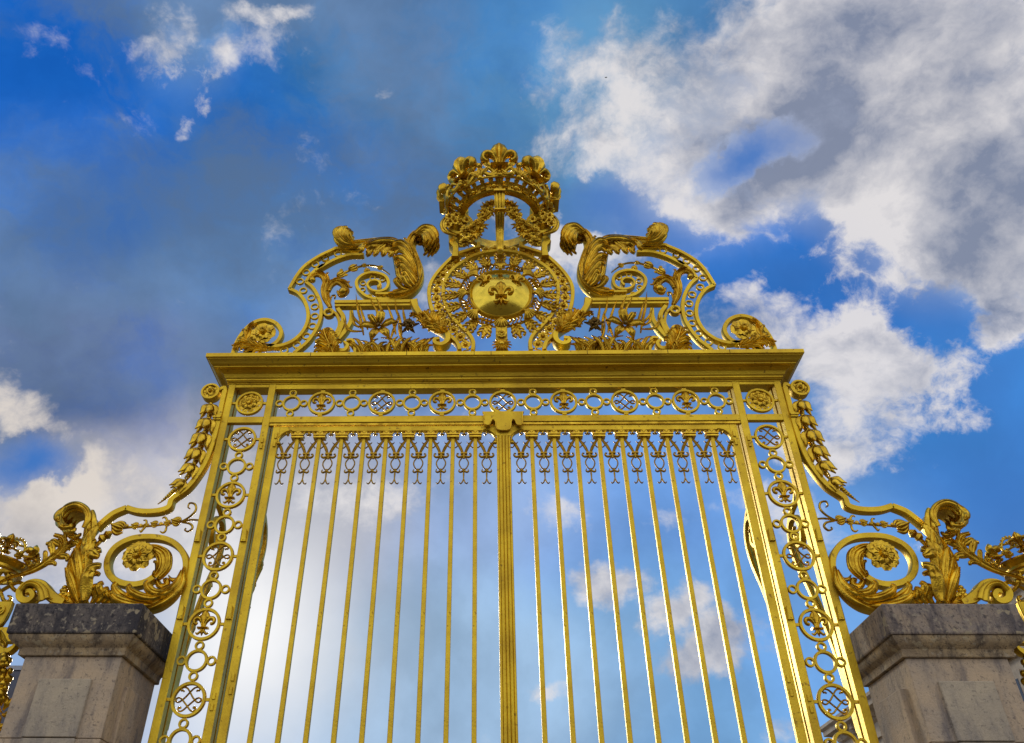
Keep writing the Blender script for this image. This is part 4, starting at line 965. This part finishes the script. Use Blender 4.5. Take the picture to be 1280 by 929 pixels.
# the head of the leaf: a broad sheet rolled over, frayed into lobes at its lip
m = MB(); hd = [(255, 290), (288, 215), (268, 150), (200, 112), (130, 128), (82, 180)]
m.curve(GY(yB), T(*Bz, hd), [.03, .035, .035, .035, .035, .03], [.14, .22, .28, .30, .30, .26], BAR, 7)
for dy, w in ((-.15, .07), (-.11, .055)):
    m.curve(GY(yB+dy), T(*Bz, [(x+(6 if dy > -.12 else 0), y+(14 if dy > -.12 else 0)) for x, y in hd]), [w*.6, w, w, w, w*.8], .045, VEIN, 7)
build(m, 'curled_head', LEAFG, BR, ang=45)
m = MB()
for j, dy in enumerate((-.17, -.08, .02, .11)):
    blades(m, [[(120, 140), (85, 180), (68, 220), (80, 255), (100, 262)], [(100, 165), (75, 215), (78, 265), (98, 290), (118, 285)], [(88, 200), (84, 255), (105, 300), (130, 312), (145, 295)]], yB+dy, .062, .04)
    blades(m, [[(95, 235), (110, 285), (145, 312), (175, 305), (182, 285)]], yB+dy, .06, .04)
build(m, 'curled_lobe', LEAFG, BR, ang=45)
big = [(700, 892), (800, 858), (890, 790), (955, 700), (1000, 590), (1000, 480), (945, 390), (850, 335), (720, 318), (580, 335), (460, 400), (400, 500), (410, 600), (480, 665), (590, 688), (690, 670), (760, 628)]
brp(T(*Bz, big), [.03, .045, .05, .055, .055, .055, .06, .06, .06, .06, .06, .06], .10)
brp(T(*Bz, [(960, 600), (935, 640), (890, 640), (868, 610)]), [.03, .05, .04, .01], .06, 'leaf_tip', LEAFG, prof=VEIN)
m = MB(); acanthus(m, GY(yB-.03), T(*Bz, [(780, 640), (835, 560), (835, 470), (770, 420), (700, 420)]), [.09, .15, .15, .11, .07], .09, (1,), 4, .05)
m.curve(GY(yB), T(*Bz, [(770, 640), (800, 690), (850, 680), (850, 645), (825, 650)]), [.05, .06, .06, .04], .06, VEIN); build(m, 'curled_leaf', LEAFG, BR, ang=45)
c = T(*Bz, [(655, 488)])[0]; m = MB(); rosette(m, Fr((c[0], yB-.09, c[1])), .145, 8, .4, .26); build(m, 'rosette', LEAFG, BR, ang=45)
# bud chain
m = MB(); ax = [(290, 385), (350, 325), (410, 280), (480, 245), (560, 232), (700, 225), (850, 208), (960, 190), (1040, 175), (1105, 178)]
m.curve(GY(yB), T(*Bz, ax), [.05, .04, .03, .02, .02, .02, .02], .025, ROUND)
for x, y, r, a in ((480, 245, .068, 70), (610, 228, .034, 80), (760, 215, .034, 80), (860, 208, .032, 80), (930, 195, .046, 80), (405, 288, .028, 50), (545, 228, .016, 0), (655, 226, .016, 0), (705, 222, .016, 0), (810, 214, .018, 0)):
    c = T(*Bz, [(x, y)])[0]; bud(m, GY(yB-.02), c, r, a-180 if a else 0)
for l in ([(655, 225), (690, 205), (690, 180), (670, 180)], [(690, 225), (665, 250), (650, 268), (640, 258)], [(840, 205), (850, 175), (835, 155), (815, 165)], [(850, 215), (840, 260), (820, 275), (800, 265)], [(960, 190), (1030, 150), (1075, 100), (1070, 55), (1030, 45), (1015, 75), (1030, 88)], [(970, 195), (1030, 205), (1050, 235), (1020, 265), (990, 255), (1000, 240)]):
    m.curve(GY(yB), T(*Bz, l), [.014, .024, .022, .012], .025, PETAL if len(l) < 5 else ROUND, 5)
m.lathe((T(*Bz, [(370, 305)])[0][0], yB, T(*Bz, [(370, 305)])[0][1]), (.7, 0, .55), [(.02, -.06), (.045, -.03), (.03, 0), (.045, .03), (.02, .06)], 10)
build(m, 'bud_chain', LEAFG, BR, ang=45)
# sprig where the leaf meets the cap
m = MB()
for i in range(14):
    c = T(*Bz, [(75+random.uniform(-35, 45), 770+random.uniform(-55, 55))])[0]; m.ball((c[0], yB-.05, c[1]), random.uniform(.018, .03), nu=7, nv=5)
acanthus(m, GY(yB-.04), T(*Bz, [(150, 850), (90, 840), (20, 835), (-40, 838)]), .08, .06, (1, -1), 5, .08); build(m, 'flower_sprig', LEAFG, BR, ang=45)
mirror(BR, None, 'gilded scroll bracket with bellflowers joining the right pillar top to the gate')

# ================================================================== SIDE GATES beyond the pillars
SG = thing('side_gate', 'gilded side gate with small crown and hanging garland beyond the left pillar', 'gate', (-4.9, 0, 0), 'side gates beyond the pillars')
Cz = (0, 640, 7.745); yS = .0
def sgp(fn, name, mat=LEAFG, parent=SG, ang=45):
    m = MB(); fn(m); return build(m, name, mat, parent, ang=ang)
def _leaf(m): acanthus(m, GY(yS-.03), T(*Cz, [(-60, 760), (40, 690), (150, 640), (300, 598), (450, 515), (580, 405), (640, 330), (620, 265), (545, 238)]), [.02, .025, .03, .06, .08, .08, .06, .04], .05, (1, -1), 4, .15, .60, .90, .06, curl=.5, lw=.34, strands=1)
sgp(_leaf, 'acanthus_leaf')
def _tip(m): acanthus(m, GY(yS-.03), T(*Cz, [(560, 440), (620, 390), (680, 330), (735, 305)]), [.05, .08, .07, .02], .05, (1, -1), 3, .06)
sgp(_tip, 'leaf_tip')
def _scr(m):
    m.curve(GY(yS), T(*Cz, [(640, 890), (560, 860), (480, 800), (430, 730), (350, 705), (270, 730), (215, 790), (225, 855), (290, 875), (340, 830), (320, 785), (275, 790)]), [.05, .09, .10, .09, .08, .075, .07, .06, .05, .04], .12, BAR, 6)
    m.curve(GY(yS-.07), T(*Cz, [(460, 880), (440, 790), (385, 730), (300, 725), (235, 790)]), [.1, .08, .05, .04], .05, VEIN, 6)
    m.curve(GY(yS), T(*Cz, [(450, 740), (490, 770), (512, 745)]), [.03, .02, .01], .03, ROUND)
    m.curve(GY(yS), T(*Cz, [(350, 880), (385, 850), (390, 815), (375, 800)]), [.03, .02, .01], .03, ROUND)
sgp(_scr, 'scroll_band', GOLD)
def _mon(m):
    m.curve(GY(yS), T(*Cz, [(-40, 520), (0, 505), (60, 560), (90, 640), (110, 720), (160, 765), (220, 745), (225, 700), (170, 685), (90, 720), (0, 775), (-60, 830)]), .035, .04, ROUND, 6)
    m.curve(GY(yS), T(*Cz, [(-60, 690), (0, 600), (90, 520), (160, 498), (220, 505), (240, 530), (215, 545)]), [.035]*5+[.02], .04, ROUND, 6)
    m.curve(GY(yS), T(*Cz, [(-30, 720), (10, 790), (40, 860), (90, 865), (105, 825), (80, 815)]), [.035]*4+[.02], .04, ROUND, 6)
    for x, y in ((70, 590), (85, 630), (100, 680)): c = T(*Cz, [(x, y)])[0]; m.ball((c[0], yS, c[1]), .03, nu=7, nv=5)
sgp(_mon, 'interlaced_scroll')
# small crown
cc0 = P(-4, 690, yS); rc = .27; zc0 = P(0, 697, -.27).z
def _cir(m):
    pr = [(rc-.03, zc0-.04), (rc, zc0-.045), (rc+.015, zc0-.035), (rc+.01, zc0-.01), (rc+.03, zc0+.02), (rc+.05, zc0+.035), (rc+.045, zc0+.05), (rc, zc0+.045)]
    m.loft([[(cc0.x+r*cos(2*pi*i/32), r*sin(2*pi*i/32), z) for r, z in pr] for i in range(32)], closed=True)
crn = sgp(_cir, 'crown_circlet', ang=35)
def _cf(m, a):
    for k, (h, sc) in enumerate(((.145, .15), (.085, .065))):
        b = a+radians(22.5)*k; O = Vector((cc0.x+cos(b)*(rc+.06), sin(b)*(rc+.06), zc0+h)); fleur(m, Fr(O, (-sin(b), cos(b), 0), (cos(b)*.2, sin(b)*.2, 1)), sc*1.3, .5)
        for j in range(3): m.ball((cc0.x+cos(b+.08*(j-1))*(rc+.05), sin(b+.08*(j-1))*(rc+.05), zc0+.075), .018, nu=6, nv=4)
for i in range(8): sgp(lambda m: _cf(m, radians(-90+45*i)), 'crown_fleur', parent=crn)
for i in range(8):
    def hp(m, a=radians(-67.5+45*i)):
        pts = [(cc0.x+cos(a)*r, sin(a)*r, zc0+z) for r, z in ((rc+.05, .05), (rc+.11, .13), (rc+.04, .23), (.16, .27), (.03, .25))]
        m.tube(pts, .011, 4, 7); q = cr(pts, 3)
        for p in q[1:-1]: m.ball((p[0], p[1], p[2]+.012), .013, nu=6, nv=4)
    sgp(hp, 'crown_hoop', parent=crn)
# frame of the side gate, its curved plate and garland
def _fr(m):
    m.box((-5.9, -.04, 3.86), (-4.072, .04, 3.99), .004)
    m.box((-4.12, -.05, .1), (-4.066, .05, 3.855), .004)
sgp(_fr, 'frame', GOLD, ang=0)
for i in range(7): sgp(lambda m: m.box((-4.42-i*.22-.018, -.018, .1), (-4.42-i*.22+.018, .018, 3.859), .003), 'bar', GOLD, ang=0)
sgp(lambda m: m.tube([(cc0.x, 0, 3.985), (cc0.x-.02, 0, 4.2), (cc0.x+.02, 0, 4.4), (cc0.x, 0, zc0-.02)], .025, 4, 8), 'crown_stem', GOLD)
sgp(lambda m: m.box((cc0.x-rc, -.02, zc0-.03), (cc0.x+rc, .02, zc0)), 'crown_bridge', GOLD, ang=0)
def _plate(m):
    pts = T(0, 740, 4.917, [(-60, 70), (92, 72), (80, 110), (52, 170), (20, 215), (-60, 235)], -.3)
    m.poly(GY(-.3), pts, 0, .05); m.curve(GY(-.3), pts[1:], .022, .03, ROUND, 4, lift=.05)
    for x, y, r in ((18, 125, .04), (25, 120, .02)): 
        c = T(0, 740, 4.917, [(x, y)], -.3)[0]; m.ring(GY(-.355), c, r, .012, .02, 18)
sgp(_plate, 'curved_plate', GOLD, ang=30)
def _sc2(m): m.curve(GY(-.22), T(0, 740, 4.917, [(-30, 300), (0, 355), (45, 370), (85, 350), (108, 325)], -.22), [.03, .06, .06, .05, .02], .08, BAR, 6); m.curve(GY(-.24), T(0, 740, 4.917, [(5, 240), (20, 290), (40, 320), (30, 350)], -.24), [.02, .05, .04, .02], .05, VEIN, 5)
sgp(_sc2, 'scroll_band', GOLD)
def _gar(m):
    for i in range(60):
        t_ = i/59; w = 10+34*sin(pi*min(1, t_*1.15+.08))
        x = 30-t_*18+random.uniform(-w, w); y = 395+t_*260
        c = P(x/4.917, 740+y/4.917, -.25); m.ball((c.x, -.25+random.uniform(-.05, .03), c.z), random.uniform(.022, .036), nu=8, nv=6)
    for i in range(26):
        y = 560+i*13; x = random.uniform(-30, 62-i*2.0); c = P(x/4.917, 740+y/4.917, -.25); a = random.uniform(0, 6.3)
        m.curve(Fr((c.x, -.26, c.z)), [(0, 0), (cos(a)*.05, sin(a)*.05), (cos(a+.4)*.1, sin(a+.4)*.1)], [.02, .05, .01], .03, VEIN, 4, lift=[0, .03, .01])
sgp(_gar, 'garland')
mirror(SG, None, 'gilded side gate with small crown and hanging garland beyond the right pillar')

# ================================================================== BUILDINGS BEHIND
def palace_right():
    X = 15.0
    def z_at(px, py):                       # point on the wall plane x = X
        r = ray(px, py); t = (X-CAMX)/r.x; return Vector((X, -DIST+r.y*t, EYE+r.z*t))
    e = z_at(1262, 757); far = z_at(1062, 905); far.y += 1.0
    t = thing('palace_wing', 'stone palace wing with slate roof receding behind the right pillar', 'building', (X, far.y, 0))
    ze = e.z; yN, yF = 2.0, far.y
    m = MB(); m.box((X, yN, 0), (X+14, yF, ze-.8)); build(m, 'wall', FACADE, t, ang=0)
    m = MB()
    pr = [(0, -1.3), (.12, -1.3), (.12, -1.15), (.05, -1.12), (.05, -.75), (.18, -.7), (.22, -.62), (.22, -.5), (.45, -.42), (.6, -.38), (.6, -.2), (.72, -.12), (.72, 0), (0, 0)]
    m.loft([[(X-o, yN-o, ze+z), (X+14+o, yN-o, ze+z), (X+14+o, yF+o, ze+z), (X-o, yF+o, ze+z)] for o, z in pr]); build(m, 'cornice', FACADE, t, ang=25)
    for i in range(int((yF-yN)/1.0)):
        m = MB(); y = yN+.5+i*1.0; m.box((X-.42, y-.14, ze-.62), (X-.02, y+.14, ze-.40)); 
        if i < 90: build(m, 'corbel', FACADE, t, ang=0)
    m = MB(); m.loft([[(X-.2+o, yN-.2+o, ze+z), (X+14.2-o, yN-.2+o, ze+z), (X+14.2-o, yF+.2-o*.6, ze+z), (X-.2+o, yF+.2-o*.6, ze+z)] for o, z in ((0, .01), (1.8, 1.3), (2.6, 1.75), (6, 2.6))]); rf = build(m, 'roof', SLATE, t, ang=0)
    for fl in range(3):
        for i in range(10):
            y = yN+1.6+i*(yF-yN-3.2)/9.; z0 = .8+fl*(ze-2)/3.1
            m = MB(); m.box((X-.06, y-.75, z0-.1), (X+.02, y+.75, z0+2.5)); w = build(m, 'window', FACADE, t, ang=0)
            m = MB(); m.box((X-.07, y-.55, z0), (X-.061, y+.55, z0+2.3)); build(m, 'pane', GLASS, w, ang=0)
    return ze, yF
palace_right()
def palace_left():
    Y = 26.0
    a = P(20, 827, Y); b = P(176, 921, Y); 
    t = thing('palace_wing', 'distant palace wing with dark slate roof showing left of the left pillar', 'building', (a.x-6, Y+4, 0))
    xr_ = P(62, 860, Y).x; ze = a.z-3.2
    m = MB(); m.box((a.x-22, Y, 0), (xr_, Y+12, ze)); build(m, 'wall', FACADE, t, ang=0)
    m = MB(); m.box((a.x-22.3, Y-.4, ze), (xr_+.3, Y+12.3, ze+.35)); build(m, 'cornice', FACADE, t, ang=0)
    m = MB(); m.loft([[(a.x-22+o, Y+o, ze+.35+z), (xr_-o, Y+o, ze+.35+z), (xr_-o, Y+12-o, ze+.35+z), (a.x-22+o, Y+12-o, ze+.35+z)] for o, z in ((0, 0), (.7, 2.0), (1.2, 2.85))])
    rf = build(m, 'roof', SLATE, t, ang=0)
    m = MB(); m.box((a.x-20.8, Y+1.15, ze+3.2), (xr_-1.2, Y+1.35, ze+3.38)); build(m, 'ridge', LEADM, rf, ang=0)
    for i in range(6):
        x = a.x-18+i*4; m = MB(); m.box((x-.8, Y-.06, ze-3.4), (x+.8, Y+.04, ze-.8)); w = build(m, 'window', GLASS, t, ang=0)
palace_left()
def low_wing(px0, px1, py, Y, label, chim):
    a = P(px0, py, Y); b = P(px1, py, Y); zt = a.z
    t = thing('low_wing', label, 'building', ((a.x+b.x)/2, Y, 0), 'low roofs on the skyline')
    m = MB(); m.box((a.x, Y, 0), (b.x, Y+8, zt-1.8)); build(m, 'wall', FACADE, t, ang=0)
    m = MB(); m.loft([[(a.x-.2+o, Y-.2+o*2, zt-1.8+z), (b.x+.2-o, Y-.2+o*2, zt-1.8+z), (b.x+.2-o, Y+8-o*2, zt-1.8+z), (a.x-.2+o, Y+8-o*2, zt-1.8+z)] for o, z in ((0, 0), (.9, 1.8))]); r = build(m, 'roof', SLATE, t, ang=0)
    for (px, h, w) in chim:
        c = P(px, py, Y); m = MB(); m.box((c.x-w, Y+2, zt-.6), (c.x+w, Y+2.8, zt+h)); m.box((c.x-w-.06, Y+1.94, zt+h-.12), (c.x+w+.06, Y+2.86, zt+h)); build(m, 'chimney', SLATE, r, ang=0)
low_wing(120, 190, 924, 34., 'far low slate roof with a chimney between left pillar and gate stile', [(177, .35, .28)])
low_wing(206, 236, 927, 40., 'far low slate roof seen through the lowest ring of the left panel', [(222, .06, .12)])
low_wing(1046, 1064, 922, 44., 'far low slate roof seen through the lowest ring of the right panel', [(1055, .3, .12)])

# ================================================================== BIRD
bp = P(757.5, 97, 60.)
bt = thing('bird', 'tiny dark bird flying in the blue sky above and right of the crown', 'bird', tuple(bp))
m = MB(); m.tube([bp+Vector((0, -.16, -.02)), bp+Vector((0, -.08, -.02)), bp+Vector((0, .03, 0)), bp+Vector((0, .1, .03)), bp+Vector((0, .15, .03))], [.008, .045, .05, .028, .004], 4, 8); build(m, 'body', FEATH, bt, ang=60)
for s_ in (-1, 1):
    m = MB(); m.loft([[bp+Vector((s_*(.02+k*.11), .06-k*.03, k*.05-k*k*.02)), bp+Vector((s_*(.02+k*.11), -.06-k*.01, k*.05-k*k*.02)), bp+Vector((s_*(.02+k*.11), 0, .015+k*.05))] for k in (0, .5, 1, 1.4)]); build(m, 'wing', FEATH, bt, ang=60)
